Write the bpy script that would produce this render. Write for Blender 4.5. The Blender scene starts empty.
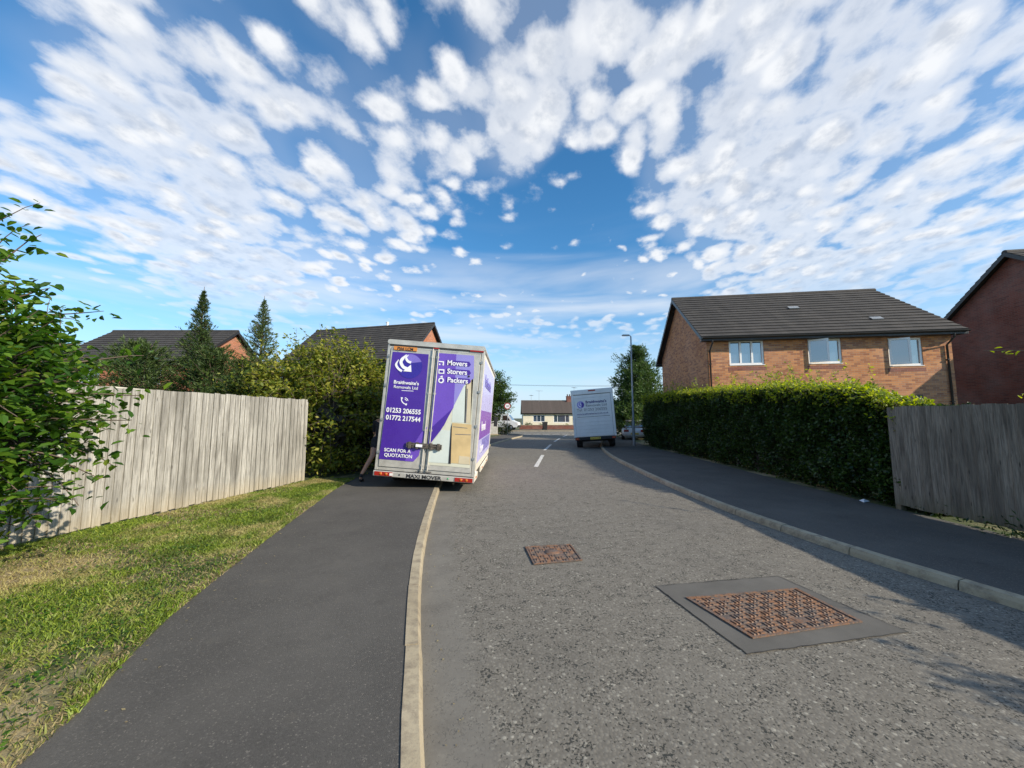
import bpy, math, random
import numpy as np
from mathutils import Vector, Matrix, noise

# ------------------------------------------------------------------ camera, sky, sun, exposure
scn = bpy.context.scene
COL = scn.collection
R = math.radians
SUN_EL, SUN_AZ = 27.0, 122.0          # azimuth clockwise from +Y
cam_d = bpy.data.cameras.new("camera"); cam = bpy.data.objects.new("camera", cam_d); COL.objects.link(cam)
cam.location = (0, 0, 1.6)
cam.rotation_euler = (R(90) + math.atan(34/370), 0, 0)
cam_d.sensor_width = 36.0; cam_d.lens = 36.0*370/1024
cam_d.clip_start = 0.05; cam_d.clip_end = 3000
scn.camera = cam
scn.view_settings.view_transform = 'Standard'
scn.view_settings.look = 'None'
scn.view_settings.exposure = 0.60
scn.view_settings.gamma = 1.0
SUNDIR = Vector((math.sin(R(SUN_AZ))*math.cos(R(SUN_EL)), math.cos(R(SUN_AZ))*math.cos(R(SUN_EL)), math.sin(R(SUN_EL))))
sd = bpy.data.lights.new("sun", 'SUN'); sd.energy = 4.3; sd.angle = R(0.5); sd.color = (1.0, 0.885, 0.71)
so = bpy.data.objects.new("sun", sd); COL.objects.link(so); so.location = (40, -30, 30)
so.rotation_euler = SUNDIR.to_track_quat('Z', 'Y').to_euler()

world = bpy.data.worlds.new("World"); scn.world = world; world.use_nodes = True
def build_world():
    nt = world.node_tree; N = nt.nodes; L = nt.links; N.clear()
    def n(t, **kw):
        o = N.new(t)
        for k, v in kw.items(): setattr(o, k, v)
        return o
    def val(x):
        return x
    def math_(op, a, b=None, c=None, clamp=False):
        m = n('ShaderNodeMath', operation=op); m.use_clamp = clamp
        for i, q in enumerate((a, b, c)):
            if q is None: continue
            if isinstance(q, (int, float)): m.inputs[i].default_value = q
            else: L.new(q, m.inputs[i])
        return m.outputs[0]
    def ramp(x, a, b):
        m = n('ShaderNodeMapRange', interpolation_type='SMOOTHSTEP')
        L.new(x, m.inputs['Value']); m.inputs['From Min'].default_value = a; m.inputs['From Max'].default_value = b
        return m.outputs['Result']
    tc = n('ShaderNodeTexCoord')
    sep = n('ShaderNodeSeparateXYZ'); L.new(tc.outputs['Generated'], sep.inputs[0])
    x, y, z = sep.outputs
    zc = math_('ADD', math_('MAXIMUM', z, 0.0), 0.13)
    u = math_('DIVIDE', x, zc); v = math_('DIVIDE', y, zc)
    comb = n('ShaderNodeCombineXYZ'); L.new(u, comb.inputs[0]); L.new(v, comb.inputs[1])
    # rotate so that streets run towards the vanishing point, stretch along
    mp = n('ShaderNodeMapping'); mp.inputs['Rotation'].default_value = (0, 0, R(17)); L.new(comb.outputs[0], mp.inputs[0])
    mp2 = n('ShaderNodeMapping'); mp2.inputs['Scale'].default_value = (1.0, 0.80, 1); L.new(mp.outputs[0], mp2.inputs[0])
    def noise_(vec, scale, det, rough, dist=0.0, off=None):
        t = n('ShaderNodeTexNoise'); t.inputs['Scale'].default_value = scale; t.inputs['Detail'].default_value = det
        t.inputs['Roughness'].default_value = rough; t.inputs['Distortion'].default_value = dist
        if off:
            m = n('ShaderNodeMapping'); m.inputs['Location'].default_value = off; L.new(vec, m.inputs[0]); vec = m.outputs[0]
        L.new(vec, t.inputs['Vector']); return t.outputs['Fac']
    warp = n('ShaderNodeTexNoise'); warp.inputs['Scale'].default_value = 6.0; warp.inputs['Detail'].default_value = 5; L.new(mp2.outputs[0], warp.inputs['Vector'])
    wv = n('ShaderNodeVectorMath', operation='MULTIPLY_ADD'); L.new(warp.outputs['Color'], wv.inputs[0]); wv.inputs[1].default_value = (0.15,0.15,0); L.new(mp2.outputs[0], wv.inputs[2])
    vo = n('ShaderNodeTexVoronoi', feature='SMOOTH_F1'); vo.inputs['Scale'].default_value = 11.0; vo.inputs['Smoothness'].default_value = 0.35; L.new(wv.outputs[0], vo.inputs['Vector'])
    puff = math_('SUBTRACT', 0.42, vo.outputs['Distance'])
    cells = noise_(mp2.outputs[0], 8.0, 7, 0.60, 0.0)
    fine = noise_(mp2.outputs[0], 34.0, 5, 0.65, 0.0)
    mid = noise_(mp2.outputs[0], 2.6, 3, 0.5, 0.1, (3.1, 1.7, 0))
    big = noise_(mp.outputs[0], 0.9, 2, 0.5, 0.0, (7.3, 2.2, 0))
    # coverage: soft patches of the sky in given directions (x, y, z direction, radius, weight)
    cov = None
    def blob(px, py, rad, w, sx=1.0):
        nonlocal cov
        p = math.atan(34/370); xx = (px-512)/370; vv = (384-py)/370
        d = Vector((xx, math.cos(p)-vv*math.sin(p), math.sin(p)+vv*math.cos(p))).normalized()
        dp = n('ShaderNodeVectorMath', operation='DOT_PRODUCT'); L.new(tc.outputs['Generated'], dp.inputs[0]); dp.inputs[1].default_value = d
        f = ramp(dp.outputs['Value'], math.cos(R(rad)), 1.0)
        t = math_('MULTIPLY', f, w)
        cov = t if cov is None else math_('ADD', cov, t)
    for b in SKY_BLOBS: blob(*b)
    s = math_('MULTIPLY', math_('SUBTRACT', cells, 0.5), 1.45)
    s = math_('ADD', s, math_('MULTIPLY', puff, 1.35))
    s = math_('ADD', s, math_('MULTIPLY', math_('SUBTRACT', fine, 0.5), 0.35))
    s = math_('ADD', s, math_('MULTIPLY', math_('SUBTRACT', mid, 0.5), 1.0))
    s = math_('ADD', s, math_('MULTIPLY', math_('SUBTRACT', big, 0.5), 0.3))
    s = math_('ADD', s, 0.06)
    s = math_('ADD', s, cov)
    s = math_('SUBTRACT', s, math_('MULTIPLY', ramp(y, 0.05, -0.5), 0.45))
    dens = math_('MULTIPLY', ramp(s, -0.22, 0.46), math_('ADD', 0.74, math_('MULTIPLY', ramp(puff, -0.10, 0.22), 0.26)))
    core = math_('MULTIPLY', ramp(s, 0.25, 0.85), ramp(noise_(mp2.outputs[0], 12.0, 5, 0.6, 0.0, (0.35, 0.62, 0)), 0.38, 0.66))
    # thin high cloud streaks low down
    mp3 = n('ShaderNodeMapping'); mp3.inputs['Scale'].default_value = (1.2, 1.0, 8.0); mp3.inputs['Rotation'].default_value = (0, R(4), 0)
    L.new(tc.outputs['Generated'], mp3.inputs[0])
    cir = noise_(mp3.outputs[0], 1.7, 5, 0.5, 0.4)
    cirm = ramp(cir, 0.40, 0.72)
    lowband = math_('MULTIPLY', ramp(z, -0.02, 0.06), math_('SUBTRACT', 1.0, ramp(z, 0.26, 0.50)))
    cirm = math_('MULTIPLY', math_('MULTIPLY', cirm, lowband), 0.6)
    dens = math_('MULTIPLY', dens, ramp(z, 0.10, 0.34))
    veil = math_('MULTIPLY', ramp(math_('ADD', math_('SUBTRACT', mid, 0.5), math_('MULTIPLY', cov, 1.2)), -0.05, 0.40), 0.14)
    alpha = math_('MAXIMUM', math_('MAXIMUM', math_('MULTIPLY', dens, 0.95), cirm), veil)
    sky = n('ShaderNodeTexSky', sky_type='NISHITA'); sky.sun_disc = False
    sky.sun_elevation = R(SUN_EL); sky.sun_rotation = R(SUN_AZ); sky.altitude = 50
    sky.air_density = 1.0; sky.dust_density = 0.25; sky.ozone_density = 1.6
    hs = n('ShaderNodeHueSaturation'); hs.inputs['Saturation'].default_value = 1.18; hs.inputs['Value'].default_value = 1.12
    tint = n('ShaderNodeMix', data_type='RGBA', blend_type='MULTIPLY'); tint.inputs['Factor'].default_value = 1.0; L.new(sky.outputs[0], tint.inputs['A']); tint.inputs['B'].default_value = (0.78,0.97,1.05,1)
    L.new(tint.outputs['Result'], hs.inputs['Color'])
    # cloud colour: sunlit white, greyer where thick; brighter towards the sun
    mixc = n('ShaderNodeMix', data_type='RGBA'); mixc.inputs['A'].default_value = (5.9, 6.0, 6.15, 1); mixc.inputs['B'].default_value = (3.9, 4.2, 4.7, 1)
    L.new(core, mixc.inputs['Factor'])
    mix = n('ShaderNodeMix', data_type='RGBA'); L.new(alpha, mix.inputs['Factor']); L.new(hs.outputs[0], mix.inputs['A']); L.new(mixc.outputs['Result'], mix.inputs['B'])
    hz = math_('MULTIPLY', math_('SUBTRACT', 1.0, ramp(z, 0.0, 0.34)), 0.72)
    mixh = n('ShaderNodeMix', data_type='RGBA'); L.new(hz, mixh.inputs['Factor']); L.new(mix.outputs['Result'], mixh.inputs['A']); mixh.inputs['B'].default_value = (3.5, 4.5, 5.8, 1); mix = mixh
    bg = n('ShaderNodeBackground'); bg.inputs['Strength'].default_value = 0.11
    L.new(mix.outputs['Result'], bg.inputs['Color'])
    out = n('ShaderNodeOutputWorld'); L.new(bg.outputs[0], out.inputs[0])
# directions (given as bearings on the photograph's sky) where the cloud deck is thicker or open
SKY_BLOBS = [
    (960, 130, 36, 0.42), (740, 60, 20, 0.30), (700, 200, 12, 0.14), (830, 250, 14, 0.20), (560, 40, 13, 0.24), (520, 130, 6, 0.12),
    (240, 80, 28, 0.15), (110, 195, 19, 0.42), (340, 170, 18, 0.18), (250, 265, 10, 0.35), (500, 70, 14, 0.16),
    (590, 195, 9, -0.34), (560, 250, 12, -0.45), (5, 55, 10, -0.30), (40, 300, 12, -0.50), (455, 55, 4, -0.08), (850, 170, 5, -0.2), (790, 95, 4, -0.22), (310, 150, 4, -0.15), (460, 280, 10, -0.25), (650, 275, 9, -0.30),
]
build_world()

# ------------------------------------------------------------------ helpers
rnd = random.Random(11)
rng = np.random.default_rng(7)

class MB:
    """collects geometry; build() links it as ONE mesh object, with box-projected UVs in metres"""
    def __init__(s): s.v = []; s.f = []; s.sm = []
    def add(s, vs, fs, smooth=False):
        o = len(s.v); s.v += [tuple(q) for q in vs]
        for f in fs: s.f.append(tuple(i+o for i in f)); s.sm.append(smooth)
        return s
    def box(s, x0, y0, z0, x1, y1, z1, M=None):
        vs = [(x0,y0,z0),(x1,y0,z0),(x1,y1,z0),(x0,y1,z0),(x0,y0,z1),(x1,y0,z1),(x1,y1,z1),(x0,y1,z1)]
        if M is not None: vs = [M @ Vector(q) for q in vs]
        return s.add(vs, [(0,3,2,1),(4,5,6,7),(0,1,5,4),(1,2,6,5),(2,3,7,6),(3,0,4,7)])
    def rbox(s, x0, y0, z0, x1, y1, z1, r=0.03, axis='y', seg=3, M=None):
        """box with rounded long edges, extruded along axis"""
        if axis == 'y': a0,a1,b0,b1,c0,c1 = x0,x1,z0,z1,y0,y1; P = lambda a,b,c:(a,c,b)
        elif axis == 'x': a0,a1,b0,b1,c0,c1 = y0,y1,z0,z1,x0,x1; P = lambda a,b,c:(c,a,b)
        else: a0,a1,b0,b1,c0,c1 = x0,x1,y0,y1,z0,z1; P = lambda a,b,c:(a,b,c)
        r = min(r, (a1-a0)/2.01, (b1-b0)/2.01); ring = []
        for cx, cy, st in ((a1-r,b1-r,0),(a0+r,b1-r,90),(a0+r,b0+r,180),(a1-r,b0+r,270)):
            for k in range(seg+1):
                t = R(st+90*k/seg); ring.append((cx+r*math.cos(t), cy+r*math.sin(t)))
        n = len(ring)
        vs = [P(a,b,c0) for a,b in ring]+[P(a,b,c1) for a,b in ring]
        if M is not None: vs = [M @ Vector(q) for q in vs]
        fs = [(i,(i+1)%n,n+(i+1)%n,n+i) for i in range(n)]
        fs += [tuple(range(n-1,-1,-1)), tuple(range(n,2*n))]
        if axis == 'y': fs = [tuple(reversed(f)) for f in fs]
        return s.add(vs, fs)
    def prism(s, pts, d0, d1, P):
        """polygon pts (a,b) extruded from d0 to d1; P(a,b,d) -> xyz"""
        n = len(pts); vs = [P(a,b,d0) for a,b in pts]+[P(a,b,d1) for a,b in pts]
        fs = [(i,(i+1)%n,n+(i+1)%n,n+i) for i in range(n)]+[tuple(range(n-1,-1,-1)),tuple(range(n,2*n))]
        return s.add(vs, fs)
    def tube(s, path, rad, n=8, cap=True, smooth=True):
        path = [Vector(q) for q in path]
        if isinstance(rad, (int, float)): rad = [rad]*len(path)
        vs = []; up = None
        for i, p in enumerate(path):
            t = (path[min(i+1,len(path)-1)]-path[max(i-1,0)]).normalized()
            if up is None:
                up = Vector((0,0,1)) if abs(t.z) < 0.9 else Vector((1,0,0))
            a = t.cross(up)
            if a.length < 1e-5: a = t.orthogonal()
            a.normalize(); b = t.cross(a); up = b*-1 if False else up
            for k in range(n):
                th = 2*math.pi*k/n; vs.append(p+a*(rad[i]*math.cos(th))+b*(rad[i]*math.sin(th)))
        fs = []
        for i in range(len(path)-1):
            for k in range(n): fs.append((i*n+k, i*n+(k+1)%n, (i+1)*n+(k+1)%n, (i+1)*n+k))
        s.add(vs, fs, smooth)
        if cap: s.add(vs[:n], [tuple(range(n-1,-1,-1))]); s.add(vs[-n:], [tuple(range(n))])
        return s
    def lathe(s, prof, c=(0,0,0), axis='z', n=24, smooth=True):
        """prof: (radius, height) list"""
        vs = []
        for r, h in prof:
            for k in range(n):
                t = 2*math.pi*k/n; a, b = r*math.cos(t), r*math.sin(t)
                q = (a,b,h) if axis == 'z' else ((h,a,b) if axis == 'x' else (b,h,a))
                vs.append((q[0]+c[0], q[1]+c[1], q[2]+c[2]))
        fs = [(i*n+k, i*n+(k+1)%n, (i+1)*n+(k+1)%n, (i+1)*n+k) for i in range(len(prof)-1) for k in range(n)]
        s.add(vs, fs, smooth); return s
    def build(s, name, mat, parent=None, loc=None):
        me = bpy.data.meshes.new(name); me.from_pydata(s.v, [], s.f); me.update()
        me.polygons.foreach_set('use_smooth', s.sm)
        box_uv(me); me.materials.append(mat)
        return link(name, me, parent, loc)

def link(name, me, parent=None, loc=None):
    o = bpy.data.objects.new(name, me); COL.objects.link(o)
    if parent is not None: o.parent = parent
    if loc is not None: o.location = loc
    return o

def box_uv(me):
    nl = len(me.loops)
    if nl == 0: return
    uvl = me.uv_layers.new(name='UVMap')
    co = np.empty(len(me.vertices)*3); me.vertices.foreach_get('co', co); co = co.reshape(-1,3)
    vi = np.empty(nl, dtype=np.int32); me.loops.foreach_get('vertex_index', vi)
    npoly = len(me.polygons); nn = np.empty(npoly*3); me.polygons.foreach_get('normal', nn); nn = nn.reshape(-1,3)
    tot = np.empty(npoly, dtype=np.int32); me.polygons.foreach_get('loop_total', tot)
    N = np.repeat(nn, tot, axis=0); P = co[vi]
    flat = np.abs(N[:,2]) > 0.93
    t = np.stack([-N[:,1], N[:,0], np.zeros(nl)], 1); ln = np.linalg.norm(t, axis=1); ln[ln<1e-6] = 1; t /= ln[:,None]
    b = np.cross(N, t)
    uv = np.stack([(P*t).sum(1), (P*b).sum(1)], 1)
    uv[flat] = P[flat][:, :2]
    uvl.data.foreach_set('uv', uv.ravel())

def tag(o, label=None, cat=None, group=None, kind=None):
    if label: o['label'] = label
    if cat: o['category'] = cat
    if group: o['group'] = group
    if kind: o['kind'] = kind
    return o
def thing(name, label, cat, loc=(0,0,0), rz=0, group=None, rot=None):
    o = bpy.data.objects.new(name, None); COL.objects.link(o); o.empty_display_size = 0.2
    o.location = loc; o.rotation_euler = rot if rot else (0,0,rz)
    return tag(o, label, cat, group)
def structure(o): o['kind'] = 'structure'; return o
def text(body, size, mat, parent, loc, rot=(R(90),0,0), bold=0.0, align='LEFT', name='lettering', sx=1.0, ext=0.0012):
    cu = bpy.data.curves.new(name, 'FONT'); cu.body = body; cu.size = size; cu.offset = bold*size; cu.extrude = ext
    cu.align_x = align; cu.resolution_u = 3
    o = bpy.data.objects.new('tmp', cu); COL.objects.link(o)
    dg = bpy.context.evaluated_depsgraph_get()
    me = bpy.data.meshes.new_from_object(o.evaluated_get(dg)); bpy.data.objects.remove(o)
    me.name = name; me.materials.clear(); me.materials.append(mat)
    t = link(name, me, parent, loc); t.rotation_euler = rot; t.scale = (sx,1,1)
    return t

# ------------------------------------------------------------------ materials
def newmat(name):
    m = bpy.data.materials.new(name); m.use_nodes = True
    return m, m.node_tree.nodes, m.node_tree.links, m.node_tree.nodes['Principled BSDF']
class NB:
    """tiny node builder"""
    def __init__(s, name):
        s.m, s.N, s.L, s.b = newmat(name); s.tc = s.N.new('ShaderNodeTexCoord')
    def coord(s, kind='Object', scale=(1,1,1), rot=(0,0,0), loc=(0,0,0)):
        mp = s.N.new('ShaderNodeMapping'); s.L.new(s.tc.outputs[kind], mp.inputs[0])
        mp.inputs['Scale'].default_value = scale; mp.inputs['Rotation'].default_value = rot; mp.inputs['Location'].default_value = loc
        return mp.outputs[0]
    def noise(s, vec, scale, det=4, rough=0.55, dist=0):
        t = s.N.new('ShaderNodeTexNoise'); t.inputs['Scale'].default_value = scale; t.inputs['Detail'].default_value = det
        t.inputs['Roughness'].default_value = rough; t.inputs['Distortion'].default_value = dist; s.L.new(vec, t.inputs['Vector']); return t.outputs['Fac']
    def voro(s, vec, scale, feature='F1', out='Distance', rand=1):
        t = s.N.new('ShaderNodeTexVoronoi'); t.feature = feature; t.inputs['Scale'].default_value = scale
        t.inputs['Randomness'].default_value = rand; s.L.new(vec, t.inputs['Vector']); return t.outputs[out]
    def ramp(s, x, stops):
        r = s.N.new('ShaderNodeValToRGB'); e = r.color_ramp.elements
        while len(e) > 1: e.remove(e[-1])
        e[0].position = stops[0][0]; e[0].color = (*stops[0][1], 1)
        for p, c in stops[1:]:
            q = e.new(p); q.color = (*c, 1)
        s.L.new(x, r.inputs[0]); return r.outputs[0]
    def mix(s, a, b, f, mode='MIX'):
        m = s.N.new('ShaderNodeMix'); m.data_type = 'RGBA'; m.blend_type = mode
        for k, q in (('A',a),('B',b)):
            if isinstance(q, tuple): m.inputs[k].default_value = (*q, 1) if len(q) == 3 else q
            else: s.L.new(q, m.inputs[k])
        if isinstance(f, (int,float)): m.inputs['Factor'].default_value = f
        else: s.L.new(f, m.inputs['Factor'])
        return m.outputs['Result']
    def math(s, op, a, b=0.0, clamp=False):
        m = s.N.new('ShaderNodeMath'); m.operation = op; m.use_clamp = clamp
        for i, q in enumerate((a,b)):
            if isinstance(q, (int,float)): m.inputs[i].default_value = q
            else: s.L.new(q, m.inputs[i])
        return m.outputs[0]
    def rng(s, x, a, b, c=0.0, d=1.0):
        m = s.N.new('ShaderNodeMapRange'); s.L.new(x, m.inputs['Value'])
        m.inputs['From Min'].default_value = a; m.inputs['From Max'].default_value = b
        m.inputs['To Min'].default_value = c; m.inputs['To Max'].default_value = d; return m.outputs['Result']
    def bump(s, h, strength=0.5, dist=0.01):
        b = s.N.new('ShaderNodeBump'); b.inputs['Strength'].default_value = strength; b.inputs['Distance'].default_value = dist
        s.L.new(h, b.inputs['Height']); s.L.new(b.outputs[0], s.b.inputs['Normal'])
    def col(s, c):
        if isinstance(c, tuple): s.b.inputs['Base Color'].default_value = (*c, 1)
        else: s.L.new(c, s.b.inputs['Base Color'])
    def rough(s, r):
        if isinstance(r, (int,float)): s.b.inputs['Roughness'].default_value = r
        else: s.L.new(r, s.b.inputs['Roughness'])

def plain(name, c, rough=0.5, metal=0.0, var=0.06, scale=6, bump=0.0, spec=0.5):
    """painted / moulded surface with slight grime variation"""
    b = NB(name); o = b.coord('Object')
    n1 = b.noise(o, scale, 5, 0.6)
    lo = tuple(max(0, q*(1-var*2)) for q in c); hi = tuple(min(1, q*(1+var)) for q in c)
    b.col(b.ramp(n1, [(0.3, lo), (0.7, hi)]))
    b.rough(b.rng(b.noise(o, scale*2.3, 3), 0.3, 0.7, max(0.03,rough-0.08), min(1,rough+0.1)))
    b.b.inputs['Metallic'].default_value = metal; b.b.inputs['Specular IOR Level'].default_value = spec
    if bump: b.bump(b.noise(o, scale*12, 4), bump, 0.004)
    return b.m
def glass(name, c=(0.02,0.025,0.03), rough=0.03):
    b = NB(name); b.col(c); b.rough(rough); b.b.inputs['Specular IOR Level'].default_value = 0.9; b.b.inputs['Metallic'].default_value = 0.0
    b.b.inputs['Coat Weight'].default_value = 1.0; b.b.inputs['Coat Roughness'].default_value = 0.02; b.b.inputs['IOR'].default_value = 2.3
    return b.m

def leafmat(name, stops, trans=0.35, rough=0.45, spec=0.4):
    b = NB(name)
    g = b.N.new('ShaderNodeNewGeometry')
    o = b.coord('Object'); n1 = b.noise(o, 1.3, 3)
    f = b.math('ADD', b.math('MULTIPLY', g.outputs['Random Per Island'], 0.65), b.math('MULTIPLY', n1, 0.35))
    c = b.ramp(f, stops)
    b.col(c); b.rough(rough); b.b.inputs['Specular IOR Level'].default_value = spec
    tr = b.N.new('ShaderNodeBsdfTranslucent')
    hs = b.N.new('ShaderNodeHueSaturation'); hs.inputs['Hue'].default_value = 0.485; hs.inputs['Saturation'].default_value = 1.1; hs.inputs['Value'].default_value = 1.9
    b.L.new(c, hs.inputs['Color']); b.L.new(hs.outputs[0], tr.inputs[0])
    mx = b.N.new('ShaderNodeMixShader'); mx.inputs[0].default_value = trans
    b.L.new(b.b.outputs[0], mx.inputs[1]); b.L.new(tr.outputs[0], mx.inputs[2])
    out = [q for q in b.N if q.type == 'OUTPUT_MATERIAL'][0]; b.L.new(mx.outputs[0], out.inputs[0])
    return b.m

def m_road():
    b = NB('chipped_asphalt'); o = b.coord('Object')
    v = b.voro(o, 52); vc = b.voro(o, 52, out='Color')
    sep = b.N.new('ShaderNodeSeparateColor'); b.L.new(vc, sep.inputs[0])
    big = b.noise(o, 0.55, 4, 0.6); mid = b.noise(o, 3.5, 4, 0.6); pit = b.noise(o, 21, 4, 0.62, 0.4); fine = b.noise(o, 130, 3, 0.7)
    pit2 = b.noise(o, 60, 3, 0.6, 0.6); clus = b.noise(o, 7.5, 4, 0.6)
    chip = b.ramp(sep.outputs[0], [(0.0,(0.14,0.127,0.104)),(0.6,(0.175,0.16,0.132)),(0.93,(0.205,0.19,0.158)),(1.0,(0.34,0.32,0.265))])
    c = b.mix(chip, (0.12,0.109,0.090), b.rng(v, 0.40, 0.66, 0, 0.6))
    pm = b.math('ADD', pit2, b.math('MULTIPLY', b.math('SUBTRACT', clus, 0.5), 0.55))
    pitm = b.rng(pm, 0.59, 0.64)
    c = b.mix(c, (0.016,0.020,0.018), b.math('MULTIPLY', pitm, 0.92, True))
    lt = b.math('ADD', b.noise(b.coord('Object', loc=(3.1,1.2,0)), 66, 2, 0.5), b.math('MULTIPLY', b.math('SUBTRACT', clus, 0.5), 0.5))
    c = b.mix(c, (0.29,0.268,0.225), b.rng(lt, 0.64, 0.71, 0, 0.6))
    at = b.N.new('ShaderNodeAttribute'); at.attribute_name = 'wear'
    wear = b.math('ADD', at.outputs['Fac'], b.math('MULTIPLY', b.math('SUBTRACT', mid, 0.5), 0.9))
    wm = b.rng(wear, 0.35, 0.75)
    st = b.noise(o, 7, 4, 0.7)
    ws = b.ramp(b.noise(o, 2.2, 6, 0.65), [(0.3,(0.125,0.116,0.10)),(0.7,(0.19,0.178,0.152))])
    ws = b.mix(ws, (0.035,0.032,0.026), b.rng(st, 0.66, 0.74, 0, 0.8)); ws = b.mix(ws, (0.24,0.225,0.19), b.rng(fine, 0.6, 0.8, 0, 0.6))
    c = b.mix(c, ws, b.math('MULTIPLY', wm, 0.85, True))
    c = b.mix(c, (0.08,0.075,0.066), b.rng(big, 0.52, 0.8, 0, 0.5))
    c = b.mix(c, (0.21,0.195,0.165), b.rng(b.noise(o, 1.3, 3), 0.5, 0.8, 0, 0.4))
    b.col(c); b.rough(0.85)
    inv = b.math('SUBTRACT', 1.0, b.math('MULTIPLY', wm, 0.8))
    h = b.math('SUBTRACT', b.rng(v, 0.1, 0.6, 0.28, 0), b.math('MULTIPLY', pitm, 1.6))
    b.bump(b.math('MULTIPLY', h, inv), 0.8, 0.005)
    return b.m
def m_channel():
    b = NB('worn_channel_asphalt'); o = b.coord('Object')
    n = b.noise(o, 2.2, 6, 0.65); f = b.noise(o, 90, 3, 0.7); st = b.noise(o, 7, 4, 0.7)
    c = b.ramp(n, [(0.3,(0.085,0.082,0.075)),(0.7,(0.135,0.128,0.115))])
    c = b.mix(c, (0.03,0.028,0.024), b.rng(st, 0.66, 0.74, 0, 0.8))
    c = b.mix(c, (0.26,0.24,0.20), b.rng(f, 0.66, 0.8, 0, 0.6))
    b.col(c); b.rough(0.85); b.bump(f, 0.5, 0.004); return b.m
def m_path():
    b = NB('fine_asphalt_footway'); o = b.coord('Object')
    v = b.voro(o, 150); vc = b.voro(o, 150, out='Color')
    sep = b.N.new('ShaderNodeSeparateColor'); b.L.new(vc, sep.inputs[0])
    b.b.inputs['Specular IOR Level'].default_value = 0.25; n = b.noise(o, 0.9, 5, 0.6)
    c = b.ramp(sep.outputs[0], [(0,(0.070,0.066,0.060)),(0.88,(0.092,0.087,0.079)),(0.96,(0.12,0.112,0.10)),(1,(0.19,0.175,0.15))])
    c = b.mix(c, (0.135,0.127,0.113), b.rng(n, 0.42, 0.72, 0, 0.6))
    c = b.mix(c, (0.15,0.135,0.11), b.rng(b.noise(o, 4.0, 5, 0.7), 0.60, 0.8, 0, 0.45)); c = b.mix(c, (0.045,0.042,0.038), b.rng(b.noise(b.coord('Object', loc=(5,2,0)), 2.1, 5, 0.7), 0.58, 0.75, 0, 0.45))
    b.col(c); b.rough(0.88); b.bump(b.rng(v, 0, 0.6, 1, 0), 0.6, 0.003); return b.m
def m_patch():
    b = NB('trench_patch_asphalt'); o = b.coord('Object')
    f = b.noise(o, 120, 3, 0.7); n = b.noise(o, 2.5, 4)
    c = b.ramp(n, [(0.3,(0.085,0.081,0.072)),(0.7,(0.125,0.118,0.105))])
    c = b.mix(c, (0.2,0.19,0.17), b.rng(f, 0.62, 0.8, 0, 0.5)); b.col(c); b.rough(0.9); b.bump(f, 0.5, 0.003); return b.m
def m_kerb():
    b = NB('concrete_kerb'); o = b.coord('Object')
    n = b.noise(o, 1.4, 5, 0.6); f = b.noise(o, 60, 4, 0.7); st = b.noise(o, 9, 5, 0.7)
    c = b.ramp(n, [(0.3,(0.30,0.25,0.165)),(0.7,(0.43,0.37,0.26))])
    c = b.mix(c, (0.16,0.13,0.095), b.rng(st, 0.46, 0.70, 0, 0.8))
    c = b.mix(c, (0.20,0.17,0.13), b.rng(f, 0.55, 0.75, 0, 0.7))
    b.col(c); b.rough(0.9); b.bump(f, 0.6, 0.004); return b.m
def patches(b):
    o = b.coord('Object'); return b.noise(o, 0.95, 5, 0.62, 0.3)
def m_lawn():
    b = NB('dry_lawn_soil'); o = b.coord('Object')
    p = patches(b); f = b.noise(o, 45, 4, 0.7)
    c = b.mix((0.06,0.08,0.02), (0.34,0.28,0.16), b.rng(p, 0.48, 0.62)); c = b.mix(c, (0.05,0.04,0.025), b.rng(f, 0.5, 0.75, 0, 0.7))
    b.col(c); b.rough(0.95); b.bump(f, 0.8, 0.015); return b.m
def m_grass(dry=False):
    b = NB('straw_blades' if dry else 'grass_blades'); g = b.N.new('ShaderNodeNewGeometry')
    p = patches(b)
    if dry: c = b.ramp(g.outputs['Random Per Island'], [(0,(0.26,0.20,0.10)),(1,(0.42,0.35,0.18))])
    else:
        c1 = b.ramp(g.outputs['Random Per Island'], [(0,(0.08,0.13,0.014)),(0.6,(0.18,0.265,0.024)),(1,(0.33,0.40,0.05))])
        c = b.mix(c1, (0.42,0.36,0.15), b.rng(p, 0.49, 0.60, 0, 0.9)); c = b.mix(c, (0.05,0.085,0.012), b.rng(b.noise(b.coord('Object'), 1.7, 4), 0.53, 0.68, 0, 0.7))
    b.col(c); b.rough(0.55)
    tr = b.N.new('ShaderNodeBsdfTranslucent'); b.L.new(c, tr.inputs[0])
    mx = b.N.new('ShaderNodeMixShader'); mx.inputs[0].default_value = 0.35
    b.L.new(b.b.outputs[0], mx.inputs[1]); b.L.new(tr.outputs[0], mx.inputs[2])
    out = [q for q in b.N if q.type == 'OUTPUT_MATERIAL'][0]; b.L.new(mx.outputs[0], out.inputs[0]); return b.m
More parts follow.
